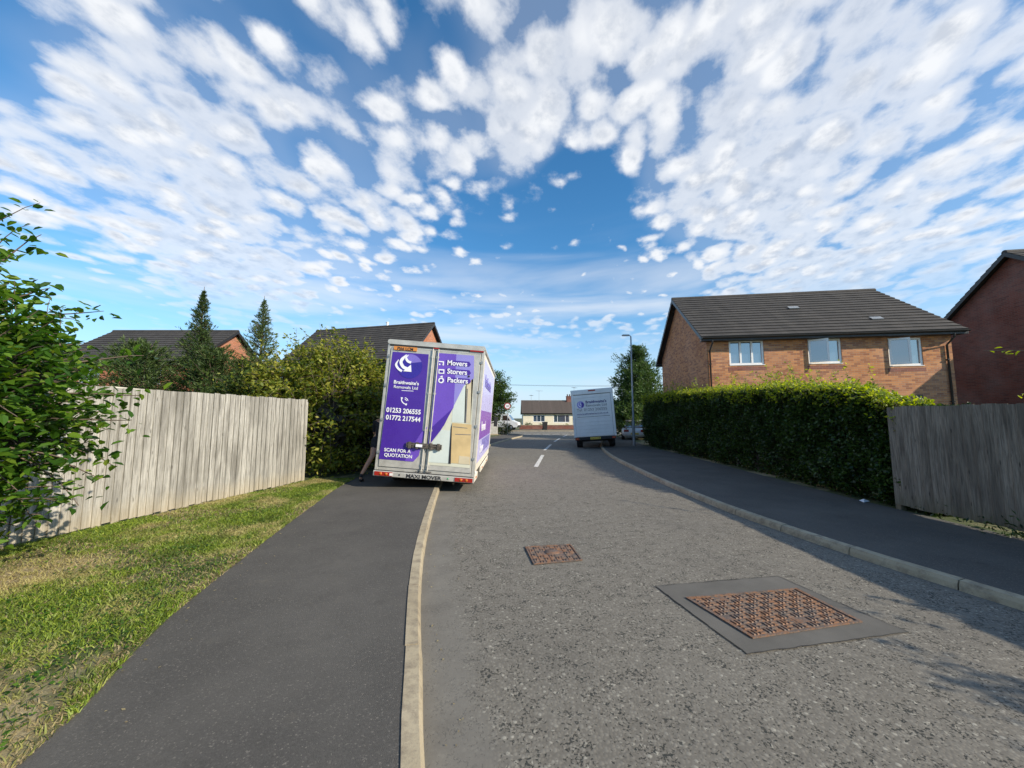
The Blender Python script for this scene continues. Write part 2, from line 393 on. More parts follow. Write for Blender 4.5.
def m_brick(name, c1, c2, mortar, dark=(0.12,0.05,0.035)):
    b = NB(name); uv = b.coord('UV')
    t = b.N.new('ShaderNodeTexBrick'); b.L.new(uv, t.inputs['Vector']); t.inputs['Scale'].default_value = 1.0
    t.inputs['Brick Width'].default_value = 0.225; t.inputs['Row Height'].default_value = 0.075; t.inputs['Mortar Size'].default_value = 0.0055
    t.inputs['Mortar Smooth'].default_value = 0.2; t.inputs['Bias'].default_value = 0.0
    t.inputs['Color1'].default_value = (*c1,1); t.inputs['Color2'].default_value = (*c2,1); t.inputs['Mortar'].default_value = (*mortar,1)
    n = b.noise(uv, 0.7, 4); f = b.noise(uv, 40, 3)
    # extra burnt bricks: second brick texture with strong bias used as a mask
    t2 = b.N.new('ShaderNodeTexBrick'); b.L.new(uv, t2.inputs['Vector']); t2.inputs['Scale'].default_value = 1.0
    t2.inputs['Brick Width'].default_value = 0.225; t2.inputs['Row Height'].default_value = 0.075; t2.inputs['Mortar Size'].default_value = 0.0055
    t2.inputs['Bias'].default_value = -0.45; t2.inputs['Color1'].default_value = (0,0,0,1); t2.inputs['Color2'].default_value = (1,1,1,1); t2.inputs['Mortar'].default_value = (0,0,0,1)
    c = b.mix(t.outputs['Color'], dark, b.math('MULTIPLY', t2.outputs['Color'], 0.6))
    c = b.mix(c, (0.9,0.85,0.8), b.rng(n, 0.4, 0.8, 0.0, 0.10)); c = b.mix(c, (0.05,0.03,0.02), b.rng(f, 0.45, 0.8, 0, 0.25))
    b.col(c); b.rough(0.9)
    inv = b.math('SUBTRACT', 1.0, t.outputs['Fac']); b.bump(b.math('ADD', inv, b.math('MULTIPLY', f, 0.2)), 0.6, 0.006); return b.m
def m_tiles(name, c1, c2):
    b = NB(name); uv = b.coord('UV')
    t = b.N.new('ShaderNodeTexBrick'); b.L.new(uv, t.inputs['Vector']); t.inputs['Scale'].default_value = 1.0
    t.inputs['Brick Width'].default_value = 0.30; t.inputs['Row Height'].default_value = 50.0; t.inputs['Mortar Size'].default_value = 0.006; t.offset = 0
    t.inputs['Color1'].default_value = (*c1,1); t.inputs['Color2'].default_value = (*c2,1); t.inputs['Mortar'].default_value = (0.02,0.018,0.016,1)
    n = b.noise(uv, 1.6, 5, 0.65); f = b.noise(uv, 25, 4, 0.7)
    c = b.mix(t.outputs['Color'], (0.10,0.09,0.078), b.rng(n, 0.45, 0.75, 0, 0.5)); c = b.mix(c, (0.02,0.018,0.017), b.rng(f, 0.5, 0.75, 0, 0.6))
    b.col(c); b.rough(0.85); b.bump(f, 0.5, 0.006); return b.m
def m_boards(name, base, dark, pitch, warm):
    """weathered vertical feather-edge boards; grain along v"""
    b = NB(name); uv = b.coord('UV')
    g = b.N.new('ShaderNodeNewGeometry'); ri = g.outputs['Random Per Island']
    st = b.coord('UV', scale=(26,1.3,1)); gr = b.noise(st, 2.2, 6, 0.7, 0.6)
    st2 = b.coord('UV', scale=(5,0.5,1)); g2 = b.noise(st2, 1.3, 4, 0.6, 0.4)
    kn = b.voro(b.coord('UV', scale=(7.2,1.5,1)), 1.6)
    c = b.ramp(ri, [(0,tuple(q*0.78 for q in base)),(0.5,base),(1,tuple(min(1,q*1.1) for q in base))])
    c = b.mix(c, dark, b.rng(gr, 0.40, 0.66, 0, 0.85)); c = b.mix(c, dark, b.rng(g2, 0.44, 0.66, 0, 0.7))
    c = b.mix(c, tuple(q*0.6 for q in dark), b.rng(kn, 0.05, 0.11, 0.85, 0))
    # warm unweathered foot of the boards and green algae
    sep = b.N.new('ShaderNodeSeparateXYZ'); b.L.new(b.tc.outputs['Object'], sep.inputs[0])
    low = b.math('ADD', sep.outputs[2], b.math('MULTIPLY', g2, 0.35))
    c = b.mix(c, warm, b.rng(low, 0.28, 0.62, 0.6, 0.0))
    b.col(c); b.rough(0.9); b.bump(gr, 0.7, 0.006); return b.m
def m_rust():
    b = NB('rusty_cast_iron'); o = b.coord('Object')
    n = b.noise(o, 11, 6, 0.8, 0.4); f = b.noise(o, 70, 4, 0.7); hi = b.noise(o, 16, 5, 0.8)
    c = b.ramp(n, [(0.32,(0.08,0.05,0.035)),(0.44,(0.25,0.125,0.065)),(0.52,(0.17,0.125,0.10)),(0.60,(0.085,0.075,0.07)),(0.74,(0.27,0.20,0.15))])
    c = b.mix(c, (0.06,0.03,0.018), b.rng(f, 0.48, 0.7, 0, 0.75)); c = b.mix(c, (0.24,0.17,0.12), b.rng(hi, 0.56, 0.75, 0, 0.6))
    b.col(c); b.rough(0.7); b.b.inputs['Metallic'].default_value = 0.15; b.bump(f, 0.5, 0.003); return b.m
def m_bark(name, c):
    b = NB(name); o = b.coord('Object', scale=(1,1,0.3)); n = b.noise(o, 22, 5, 0.7)
    b.col(b.ramp(n, [(0.3,tuple(q*0.5 for q in c)),(0.7,c)])); b.rough(0.9); b.bump(n, 0.8, 0.01); return b.m

M = dict(
    road=m_road(), channel=m_channel(), path=m_path(), patch=m_patch(), kerb=m_kerb(), lawn=m_lawn(), grass=m_grass(), straw=m_grass(True), rust=m_rust(),
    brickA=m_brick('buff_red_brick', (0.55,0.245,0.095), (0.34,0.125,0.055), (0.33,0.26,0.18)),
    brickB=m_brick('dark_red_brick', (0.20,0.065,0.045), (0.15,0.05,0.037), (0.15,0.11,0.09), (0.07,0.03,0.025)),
    brickC=m_brick('orange_brick', (0.40,0.13,0.055), (0.34,0.105,0.045), (0.33,0.24,0.17)),
    soldier=m_brick('red_sill_brick', (0.24,0.075,0.05), (0.20,0.06,0.04), (0.25,0.18,0.14)),
    tiles=m_tiles('dark_concrete_tiles', (0.036,0.033,0.031), (0.050,0.045,0.042)),
    tilesB=m_tiles('brown_concrete_tiles', (0.085,0.065,0.055), (0.11,0.085,0.072)),
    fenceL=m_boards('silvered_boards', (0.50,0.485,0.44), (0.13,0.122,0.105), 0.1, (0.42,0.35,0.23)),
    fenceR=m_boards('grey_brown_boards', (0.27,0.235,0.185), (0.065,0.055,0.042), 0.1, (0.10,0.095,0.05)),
    upvc=plain('white_upvc', (0.80,0.80,0.79), 0.3, var=0.02), black=plain('black_plastic', (0.018,0.018,0.02), 0.4),
    glass=glass('window_glass', (0.05,0.075,0.12), 0.03), room=plain('dim_room', (0.06,0.055,0.05), 0.9), vglass=glass('vehicle_glass', (0.012,0.014,0.016)),  # window pane base tinted blue to stand for reflected sky
    curtain=plain('pale_curtain', (0.55,0.53,0.50), 0.9), dark=plain('dark_interior', (0.02,0.02,0.022), 0.9),
    white=plain('white_vehicle_paint', (0.74,0.74,0.73), 0.32, var=0.05, scale=1.5), cream=plain('cream_grp_panel', (0.78,0.73,0.62), 0.38, var=0.05, scale=1.2),
    alu=plain('dull_aluminium', (0.55,0.53,0.48), 0.42, metal=0.35, var=0.12, scale=5), steel=plain('galvanised_steel', (0.34,0.36,0.37), 0.5, metal=0.5, var=0.1),
    seal=plain('dark_rubber_seal', (0.03,0.03,0.032), 0.7), tyre=plain('tyre_rubber', (0.022,0.022,0.023), 0.85, var=0.2, scale=12), rim=plain('wheel_rim', (0.35,0.35,0.36), 0.45, metal=0.6),
    chassis=plain('chassis_black', (0.02,0.02,0.02), 0.8), redlens=plain('red_lens', (0.32,0.02,0.015), 0.2, var=0.1), amber=plain('amber_lens', (0.5,0.13,0.02), 0.2), clear=plain('clear_lens', (0.75,0.72,0.70), 0.2),
    rustbar=plain('dirty_lock_bar', (0.14,0.12,0.10), 0.6, metal=0.4, var=0.35, scale=20),
    purple=plain('purple_vinyl', (0.065,0.024,0.30), 0.28, var=0.05, scale=1.5), purple2=plain('violet_vinyl', (0.15,0.075,0.48), 0.28, var=0.05, scale=1.5),
    lilac=plain('lilac_vinyl', (0.27,0.24,0.62), 0.28, var=0.05, scale=2), pale=plain('pale_lilac_vinyl', (0.52,0.50,0.82), 0.3, var=0.04), violet=plain('bright_violet_vinyl', (0.24,0.09,0.46), 0.3),
    globe=plain('globe_blue_vinyl', (0.035,0.02,0.30), 0.25), globehi=plain('globe_light_vinyl', (0.20,0.15,0.55), 0.25),
    ink=plain('white_vinyl_lettering', (0.82,0.82,0.86), 0.4, var=0.02), inkb=plain('navy_vinyl_lettering', (0.035,0.03,0.16), 0.4), inkg=plain('grey_vinyl_lettering', (0.16,0.16,0.17), 0.5), inkk=plain('black_vinyl_lettering', (0.02,0.02,0.025), 0.5),
    card=plain('printed_cardboard', (0.62,0.46,0.23), 0.45, var=0.1, scale=3), cardp=plain('printed_pale_box', (0.62,0.62,0.50), 0.45, var=0.06, scale=3), cardw=plain('printed_white_box', (0.60,0.66,0.62), 0.45, var=0.05, scale=3), cardb=plain('printed_beige_box', (0.60,0.52,0.36), 0.45, var=0.06, scale=3),
    plate=plain('yellow_plate', (0.72,0.52,0.06), 0.35), plateo=plain('orange_marker_plate', (0.62,0.24,0.05), 0.4), green=plain('green_lens', (0.02,0.35,0.12), 0.3),
    marking=plain('worn_road_paint', (0.60,0.59,0.55), 0.7, var=0.2, scale=14), render=plain('cream_render', (0.70,0.64,0.50), 0.85, var=0.06, scale=2, bump=0.2),
    skin=plain('skin', (0.52,0.28,0.18), 0.5, var=0.06), cloth=plain('black_cloth', (0.018,0.018,0.024), 0.9, var=0.2), sock=plain('dark_sock', (0.03,0.03,0.035), 0.95), shoe=plain('black_trainer', (0.02,0.02,0.022), 0.6), hair=plain('dark_hair', (0.03,0.02,0.014), 0.7),
    bark=m_bark('bark', (0.16,0.12,0.09)), stem_core=m_bark('stems_and_core', (0.055,0.045,0.030)),  # dark tone shared by real stems and the light-blocking cores
    beech=leafmat('beech_leaves', [(0.15,(0.016,0.05,0.007)),(0.45,(0.045,0.12,0.013)),(0.75,(0.12,0.22,0.022)),(0.97,(0.27,0.31,0.05))], 0.40, 0.36),
    tan=leafmat('olive_shrub_leaves', [(0.15,(0.04,0.075,0.012)),(0.42,(0.14,0.18,0.024)),(0.7,(0.29,0.30,0.045)),(0.98,(0.46,0.40,0.10))], 0.42, 0.45),
    hedge=leafmat('privet_hedge_leaves', [(0.15,(0.010,0.024,0.005)),(0.55,(0.028,0.060,0.010)),(0.9,(0.075,0.13,0.02))], 0.25, 0.42),
    shoot=leafmat('new_growth_leaves', [(0.1,(0.07,0.13,0.014)),(0.5,(0.22,0.29,0.025)),(0.95,(0.42,0.45,0.06))], 0.50, 0.45),
    conif=leafmat('conifer_sprays', [(0.15,(0.016,0.036,0.009)),(0.55,(0.040,0.075,0.014)),(0.9,(0.10,0.14,0.03))], 0.2, 0.6),
    conif2=leafmat('golden_conifer_sprays', [(0.15,(0.04,0.07,0.02)),(0.55,(0.07,0.11,0.03)),(0.9,(0.12,0.16,0.045))], 0.25, 0.6),
    farleaf=leafmat('far_tree_leaves', [(0.15,(0.03,0.065,0.016)),(0.55,(0.05,0.10,0.022)),(0.9,(0.09,0.15,0.035))], 0.3, 0.55),
    ground=plain('rough_ground', (0.07,0.085,0.035), 0.95, var=0.4, scale=0.3, bump=0.3),
)

# ------------------------------------------------------------------ ground, road, kerbs
def crom(pts, step=0.25):
    """Catmull-Rom through (x,y) points"""
    P = [Vector(p) for p in pts]; P = [P[0]*2-P[1]]+P+[P[-1]*2-P[-2]]; out = []
    for i in range(1, len(P)-2):
        n = max(2, int((P[i+1]-P[i]).length/step))
        for k in range(n):
            t = k/n; a,b,c,d = P[i-1],P[i],P[i+1],P[i+2]
            out.append(0.5*((2*b)+(c-a)*t+(2*a-5*b+4*c-d)*t*t+(3*b-a-3*c+d)*t**3))
    out.append(P[-2]); return out
KL = crom([(1.0,-4.5),(0.45,-1.2),(-0.02,0.6),(-0.40,1.85),(-0.54,2.4),(-0.89,3.83),(-1.19,5.48),(-1.60,8.44),(-1.85,11),(-1.95,13.5),(-1.8,17),(-1.2,21.5),(0.0,28),(0.9,32),(0.9,34.5),(-0.3,36.6),(-3,37.4),(-14,37.5),(-60,37.5)])
KR = crom([(5.6,-4.5),(5.1,-1.0),(4.62,1.5),(4.24,3.22),(3.94,4.47),(3.70,6.2),(3.64,8.2),(3.72,11),(3.98,15.07),(4.62,19.41),(5.7,24),(7.2,29),(8.6,33),(10.4,36),(14,37.4),(24,37.5),(70,37.5)])
def offs(C, d):
    out = []
    for i, p in enumerate(C):
        t = (C[min(i+1,len(C)-1)]-C[max(i-1,0)]).normalized(); out.append(p+Vector((t.y,-t.x))*d)
    return out
KZ = 0.09
g = MB(); g.add([(-900,-200,-0.004),(900,-200,-0.004),(900,1500,-0.004),(-900,1500,-0.004)], [(0,1,2,3)])
structure(g.build('ground', M['ground']))
def resample(C, n):
    L = [0]
    for i in range(1,len(C)): L.append(L[-1]+(C[i]-C[i-1]).length)
    out = []; j = 0
    for k in range(n):
        s = L[-1]*k/(n-1)
        while j < len(L)-2 and L[j+1] < s: j += 1
        t = (s-L[j])/max(1e-9, L[j+1]-L[j]); out.append(C[j].lerp(C[j+1], t))
    return out
def xat(C, y):
    for i in range(len(C)-1):
        if C[i].y <= y <= C[i+1].y: t = (y-C[i].y)/max(1e-9,C[i+1].y-C[i].y); return C[i].x+(C[i+1].x-C[i].x)*t
    return C[-1].x
def build_road():
    rd = MB(); ys = [-4.5+0.5*i for i in range(78)]; fr = [0,0.1,0.2,0.3,0.4,0.55,0.75,1.0]
    vs = []; fs = []; wear = []
    for y in ys:
        a = xat(KL,y)-0.1; b = xat(KR,y)+0.1
        xs = [a+q for q in fr]+[a+(b-a)*0.45, a+(b-a)*0.7]+[b-q for q in (0.5,0.25,0)]
        for x in xs:
            d = x-a-0.1; wear.append(max(0.0,min(1.0,(0.62-d)/0.5))*0.95 if d < 0.9 else (0.6*max(0,1-(b-0.1-x)/0.2)))
            vs.append((x,y,0.004))
    n = len(fr)+5
    for i in range(len(ys)-1):
        for k in range(n-1): fs.append((i*n+k,i*n+k+1,(i+1)*n+k+1,(i+1)*n+k))
    k = len(vs); vs += [(-60,34,0.004),(70,34,0.004),(70,45.1,0.004),(-60,45.1,0.004)]; wear += [0]*4
    fs.append((k,k+1,k+2,k+3)); rd.add(vs, fs); o = structure(rd.build('road', M['road']))
    at = o.data.attributes.new('wear','FLOAT','POINT'); at.data.foreach_set('value', wear)
build_road()
def kerb(C, side, yend):
    """individual kerb stones, half-batter profile; side -1: pavement on the left of travel"""
    m = MB(); i = 0; n = len(C)
    L = [0]
    for k in range(1,n): L.append(L[-1]+(C[k]-C[k-1]).length)
    s = 0.0
    def at(s):
        k = 0
        lo, hi = 0, n-1
        while hi-lo > 1:
            md = (lo+hi)//2
            if L[md] <= s: lo = md
            else: hi = md
        t = (s-L[lo])/max(1e-9,L[lo+1]-L[lo]); p = C[lo].lerp(C[lo+1], min(1,t)); d = (C[lo+1]-C[lo]).normalized(); return p, Vector((d.y,-d.x))*side
    prof = [(0.0,-0.02),(0.010,0.055),(0.028,KZ+0.002),(0.112,KZ+0.008),(0.112,-0.02)]
    while s < L[-1]-0.95 and s < 75:
        dz = rnd.uniform(-0.003,0.003); dx = rnd.uniform(-0.003,0.003); vs = []
        for q in range(4):
            p, nn = at(s+0.006+(0.915-0.012)*q/3)
            for a, z in prof: w = p+nn*(a+dx); vs.append((w.x,w.y,z+(dz if z>0 else 0)))
        fs = []; K = len(prof)
        for q in range(3):
            for a in range(K-1): fs.append((q*K+a,q*K+a+1,(q+1)*K+a+1,(q+1)*K+a))
        fs += [tuple(range(K-1,-1,-1)), tuple(range(3*K,4*K))]
        if side > 0: fs = [tuple(reversed(f)) for f in fs]
        m.add(vs, fs); s += 0.915
    return m
structure(kerb(KL,-1,0).build('kerb', M['kerb'])); structure(kerb(KR,1,0).build('kerb', M['kerb']))
# pavements (raised), lawn and garden ground
PL = crom([(-1.6,-4.5),(-1.85,0),(-2.2,1.75),(-2.35,2.2),(-2.62,2.85),(-3.02,4.4),(-3.42,6.2),(-3.83,8.2),(-3.98,10),(-4.05,16),(-3.4,21.5),(-2.0,28),(-1.2,32),(-1.2,34.4),(-3,35.3),(-14,35.5),(-60,35.5)])
PR = crom([(6.62,-4.5),(6.5,1),(6.42,4.5),(6.42,7),(6.62,10),(7.0,15),(7.25,20),(8.2,25),(9.6,29),(10.6,32),(12,34.4),(15,35.4),(24,35.5),(70,35.5)])
def slab(A, B, z, n=220, zb=-0.02, wob=0.0):
    A = resample(A, n); B = resample(B, n); m = MB(); vs = []
    for i, (a, b) in enumerate(zip(A,B)):
        w = wob*noise.noise(Vector((a.x*3,a.y*3,2)))
        vs += [(a.x+w,a.y,z),(b.x,b.y,z)]
    return m.add(vs, [(2*i,2*i+1,2*i+3,2*i+2) for i in range(n-1)])
structure(slab(PL, offs(KL,-0.109), KZ+0.002, 240, wob=0.0).build('pavement', M['path']))
structure(slab(offs(KR,0.109), PR, KZ+0.002, 240).build('pavement', M['path']))
def toside(C, X): return [Vector((X, p.y)) for p in C]
lw = MB(); c0 = [p for p in PL]; vs = []
PLw = [p+Vector((0.035*noise.noise(Vector((p.x*5,p.y*5,1)))+0.05,0)) for p in PL]
for p in PLw: vs += [(-90,p.y,KZ+0.008),(p.x,p.y,KZ+0.008)]
lw.add(vs, [(2*i,2*i+1,2*i+3,2*i+2) for i in range(len(PL)-1)]); structure(lw.build('lawn', M['lawn']))
gr = MB(); vs = []
for p in PR: vs += [(p.x-0.01,p.y,KZ-0.004),(90,p.y,KZ-0.004)]
gr.add(vs, [(2*i,2*i+1,2*i+3,2*i+2) for i in range(len(PR)-1)]); structure(gr.build('garden_ground', M['lawn']))
# far side of the crossing road
fk = MB()
x = -60
while x < 70: fk.box(x+0.005,45.0,-0.02,x+0.91,45.125,0.098); x += 0.915
structure(fk.build('kerb', M['kerb']))
fp = MB(); fp.box(-60,45.125,-0.03,70,49.0,KZ+0.002); structure(fp.build('pavement', M['path']))
fg = MB(); fg.box(-60,49.0,-0.03,70,95,KZ-0.006); structure(fg.build('garden_ground', M['lawn']))
# painted markings
mk = MB()
def dash(x0,y0,x1,y1,w=0.1):
    d = (Vector((x1,y1))-Vector((x0,y0))).normalized(); nn = Vector((d.y,-d.x))*w/2
    mk.add([(x0-nn.x,y0-nn.y,0.009),(x1-nn.x,y1-nn.y,0.009),(x1+nn.x,y1+nn.y,0.009),(x0+nn.x,y0+nn.y,0.009)], [(3,2,1,0)])
for a in ((0.78,12.3,1.33,16.2),(1.62,18.6,2.35,22.6),(2.85,25.2,3.75,29.4),(4.35,31.8,5.1,34.8)): dash(*a, w=0.14)
structure(mk.build('centre_line_marking', M['marking'])); mk = MB()
for row in (36.6, 37.0):
    x = 0.2
    while x < 6.8: dash(x,row,x+0.7,row,0.22); x += 0.95
structure(mk.build('give_way_marking', M['marking'])); mk = MB()
x = -50
while x < 60: dash(x,41.2,x+3,41.2,0.12); x += 6
structure(mk.build('centre_line_marking', M['marking']))

# grass blades
def blades(n, mat, name, label, hmin, hmax, dry):
    pts = []
    P = []
    while len(P) < n:
        y = 0.9+ (9.3-0.9)*rnd.random()**1.5; xr = xat(PL,y)+0.06; xl = -5.86+(y-4.5)*0.205+0.02
        x = xr-(xr-xl)*rnd.random()
        if rnd.random() < 0.06: x = xr-rnd.random()*0.12
        nz = noise.noise(Vector((x*0.9,y*0.9,5)))+0.5*noise.noise(Vector((x*2.6,y*2.6,9)))
        if dry and nz < 0.0 and rnd.random() < 0.75: continue
        if (not dry) and nz > 0.16 and rnd.random() < 0.8: continue
        edge = xr-x
        if edge < 0.14 and rnd.random() < 0.45 and not dry: continue
        P.append((x,y,KZ+0.004))
    P = np.array(P); n = len(P)
    ang = rng.random(n)*6.283; h = hmin+(hmax-hmin)*rng.random(n)**1.6; w = (0.0012+0.0018*rng.random(n)+ 0.0007*P[:,1])
    lean = (0.35+(2.2 if dry else 1.0)*rng.random(n))*h; la = rng.random(n)*6.283
    a = np.stack([np.cos(ang),np.sin(ang),np.zeros(n)],1)*w[:,None]
    l = np.stack([np.cos(la)*lean,np.sin(la)*lean,h],1)
    V = np.stack([P-a, P+a, P+l*np.array([0.4,0.4,0.62])+a*0.8, P+l*np.array([0.4,0.4,0.62])-a*0.8, P+l],1).reshape(-1,3)
    b = np.arange(n)*5
    quads = np.stack([b,b+1,b+2,b+3],1); tris = np.stack([b+3,b+2,b+4],1)
    me = bpy.data.meshes.new(name); me.from_pydata(V.tolist(), [], quads.tolist()+tris.tolist()); me.materials.append(mat)
    return tag(link(name, me), label, 'grass', kind='stuff')
blades(150000, M['grass'], 'grass', 'short green grass on the verge by the left footway', 0.012, 0.05, False)
blades(34000, M['straw'], 'dry_grass', 'straw coloured dry grass in patches of the left verge', 0.008, 0.035, True)

# ------------------------------------------------------------------ foliage builders
def leaf_object(P, size, mat, name, parent=None, aspect=0.55, up=0.5, fold=0.25, elong=None, simple=False, dirs=None):
    """P (n,3) leaf positions -> one mesh of many small leaves"""
    P = np.asarray(P, dtype=float); n = len(P)
    s = size*(0.6+0.8*rng.random(n))
    nrm = rng.normal(size=(n,3)); nrm /= np.linalg.norm(nrm,axis=1)[:,None]; nrm[:,2] = np.abs(nrm[:,2])+up
    nrm /= np.linalg.norm(nrm,axis=1)[:,None]
    d = rng.normal(size=(n,3)) if dirs is None else np.asarray(dirs)+0.35*rng.normal(size=(n,3))
    d -= (d*nrm).sum(1)[:,None]*nrm; d /= np.linalg.norm(d,axis=1)[:,None]+1e-9
    t = np.cross(nrm, d); S = s[:,None]; W = S*aspect*0.5
    if simple:
        V = np.stack([P, P+d*S*0.45+t*W, P+d*S, P+d*S*0.45-t*W],1).reshape(-1,3); b = np.arange(n)*4
        F = np.stack([b,b+1,b+2,b+3],1).tolist()
    else:
        dn = nrm*S*fold*0.35
        V = np.stack([P, P+d*S*0.28+t*W*0.92+dn, P+d*S*0.68+t*W*0.78+dn, P+d*S-nrm*S*0.08, P+d*S*0.68-t*W*0.78+dn, P+d*S*0.28-t*W*0.92+dn],1).reshape(-1,3); b = np.arange(n)*6
        F = np.stack([b,b+1,b+2,b+3],1).tolist()+np.stack([b,b+3,b+4,b+5],1).tolist()
    me = bpy.data.meshes.new(name); me.from_pydata(V.tolist(), [], F); me.materials.append(mat)
    return link(name, me, parent)

def twig_path(p0, d, length, droop=0.15, wig=0.12, n=6):
    p = Vector(p0); d = Vector(d).normalized(); out = [p.copy()]
    for i in range(n):
        d = (d+Vector((rnd.uniform(-wig,wig),rnd.uniform(-wig,wig),rnd.uniform(-wig,wig)-droop/n))).normalized()
        p = p+d*(length/n); out.append(p.copy())
    return out
def along(path, n, spread, t0=0.15):
    out = []; dr = []
    for _ in range(n):
        t = (t0+(1-t0)*rnd.random())*(len(path)-1); i = min(int(t), len(path)-2); q = path[i].lerp(path[i+1], t-i)
        out.append((q.x+rnd.gauss(0,spread),q.y+rnd.gauss(0,spread),q.z+rnd.gauss(0,spread*0.8)))
    return out

def leafy_bush(name, label, cat, base, lobes, nbr, leaves_per, lsize, mat, spread, twig_len=(0.4,0.8), wisps=0, wisp_up=0.5, up=0.5, group=None, inner=None, simple=False, trunk_r=0.05, nstem=5, wmat=None):
    """lobes: list of (cx,cy,cz,rx,ry,rz) relative to base"""
    t = thing(name, label, cat, base, 0, group)
    wood = MB(); pts = []
    tops = []
    for k in range(nstem):
        lb = lobes[k % len(lobes)]; c = Vector(lb[:3])
        p0 = Vector((rnd.uniform(-0.15,0.15)*nstem/4, rnd.uniform(-0.15,0.15)*nstem/4, 0)); mid = p0.lerp(c, 0.5)+Vector((rnd.uniform(-.1,.1),rnd.uniform(-.1,.1),0.1))
        wood.tube([p0, mid, c, c+Vector((rnd.uniform(-.2,.2),rnd.uniform(-.2,.2),lb[5]*0.55))], [trunk_r, trunk_r*0.7, trunk_r*0.4, trunk_r*0.15], 6)
    for k in range(nbr):
        lb = rnd.choices(lobes, weights=[l[3]*l[4]*l[5] for l in lobes])[0]; c = Vector(lb[:3]); rr = Vector(lb[3:6])
        d = Vector((rnd.gauss(0,1),rnd.gauss(0,1),rnd.gauss(0,1))).normalized()
        r0 = rnd.uniform(0.25,0.75) ; p0 = c+Vector((d.x*rr.x,d.y*rr.y,d.z*rr.z))*r0
        e = c+Vector((d.x*rr.x,d.y*rr.y,d.z*rr.z))*rnd.uniform(0.85,1.1)
        if e.z < 0.03: e.z = 0.03+rnd.random()*0.2
        path = twig_path(p0, (e-p0)+Vector((0,0,0.15*(e-p0).length)), max(rnd.uniform(*twig_len),(e-p0).length), 0.25)
        wood.tube(path, [0.009*(1-i/len(path))+0.002 for i in range(len(path))], 4, cap=False)
        pts += along(path, leaves_per, spread)
    wp = []
    for k in range(wisps):
        lb = rnd.choice(lobes); c = Vector(lb[:3]); rr = Vector(lb[3:6]); a = rnd.random()*6.283; q = rnd.random()**0.5
        p0 = c+Vector((math.cos(a)*rr.x*q*0.85, math.sin(a)*rr.y*q*0.85, rr.z*math.sqrt(max(0.05,1-q*q*0.72))))
        path = twig_path(p0, (rnd.uniform(-0.4,0.4)+math.cos(a)*0.3,rnd.uniform(-0.4,0.4)+math.sin(a)*0.3,wisp_up), rnd.uniform(*twig_len)*1.0, 0.1)
        wood.tube(path, [0.006*(1-i/len(path))+0.0015 for i in range(len(path))], 4, cap=False)
        wp += along(path, max(6,leaves_per//2), spread*0.35, 0.0)
    wood.build('trunk', M['bark'], t)
    if inner is not None:  # unseen dark filling, added to keep light from passing through
        m = MB(); m2 = inner_mass(lobes, inner); m2.build('inner_light_block', M['stem_core'], t)
    pts = [p for p in pts if p[2] > 0.01]
    leaf_object(pts, lsize, mat, 'crown', t, up=up, simple=simple)
    if wp: leaf_object(wp, lsize*0.85, wmat or mat, 'young_shoots', t, up=up, simple=simple)
    return t
def inner_mass(lobes, k):
    """dark flat diamonds filled into a dense shrub to block light"""
    m = MB()
    for lb in lobes:
        c = Vector(lb[:3]); rr = Vector(lb[3:6])
        for _ in range(int(k)):
            d = Vector((rnd.gauss(0,1),rnd.gauss(0,1),rnd.gauss(0,1))).normalized(); p = c+Vector((d.x*rr.x,d.y*rr.y,d.z*rr.z))*rnd.uniform(0.1,0.72)
            s = rnd.uniform(0.10,0.26); a = Vector((rnd.gauss(0,1),rnd.gauss(0,1),rnd.gauss(0,1))).normalized(); b = a.orthogonal().normalized()
            if p.z < 0.05: continue
            m.add([p+a*s, p+b*s*0.6, p-a*s, p-b*s*0.6], [(0,1,2,3)])
    return m

def conifer(name, label, base, H, Rb, mat, n=260, z0=0.1, lean=(0,0), group=None, lsize=0.09, power=0.8, topr=0.04, per=60, cat='conifer'):
    t = thing(name, label, cat, base, rnd.random()*6, group)
    w = MB(); top = Vector((lean[0],lean[1],H))
    w.tube([(0,0,0),top*0.5,top], [0.035*H*0.6, 0.02*H*0.5, 0.006], 7); pts = []; dirs = []; szs = []
    for i in range(n):
        f = rnd.random()**0.85; z = z0+(H-z0)*f*0.97
        a = rnd.random()*6.283; lump = 0.75+0.55*noise.noise(Vector((math.cos(a)*1.3+base[0],math.sin(a)*1.3,z*1.4)))
        r = (Rb*(1-f)**power*lump+topr*0.5)*rnd.choice((0.7,0.85,1.0,1.0,1.25))
        p0 = top*(z/H); up_ = 0.25+1.0*f; d = Vector((math.cos(a),math.sin(a),up_))
        path = twig_path(p0, d, r*1.15+0.1*(1-f), 0.30, 0.12, 6)
        if i % 3 == 0: w.tube(path, [0.012*(1-k/len(path))+0.002 for k in range(len(path))], 4, cap=False)
        m = max(5,int(per*(r/Rb)+4)); q = along(path, m, 0.01+0.06*r, 0.25); pts += q; dirs += [(d.x,d.y,0.25+up_*0.6)]*m
        q = along(path[-2:], 6, 0.012, 0.0); pts += q; dirs += [(d.x,d.y,0.4+up_)]*6; szs += [lsize*((0.42+0.58*(1-f)**0.6) if H > 5 else 1.0)]*(m+6)
    w.build('trunk', M['bark'], t)
    leaf_object(pts, np.array(szs), mat, 'crown', t, aspect=0.22, up=0.1, dirs=dirs, simple=True)
    return t

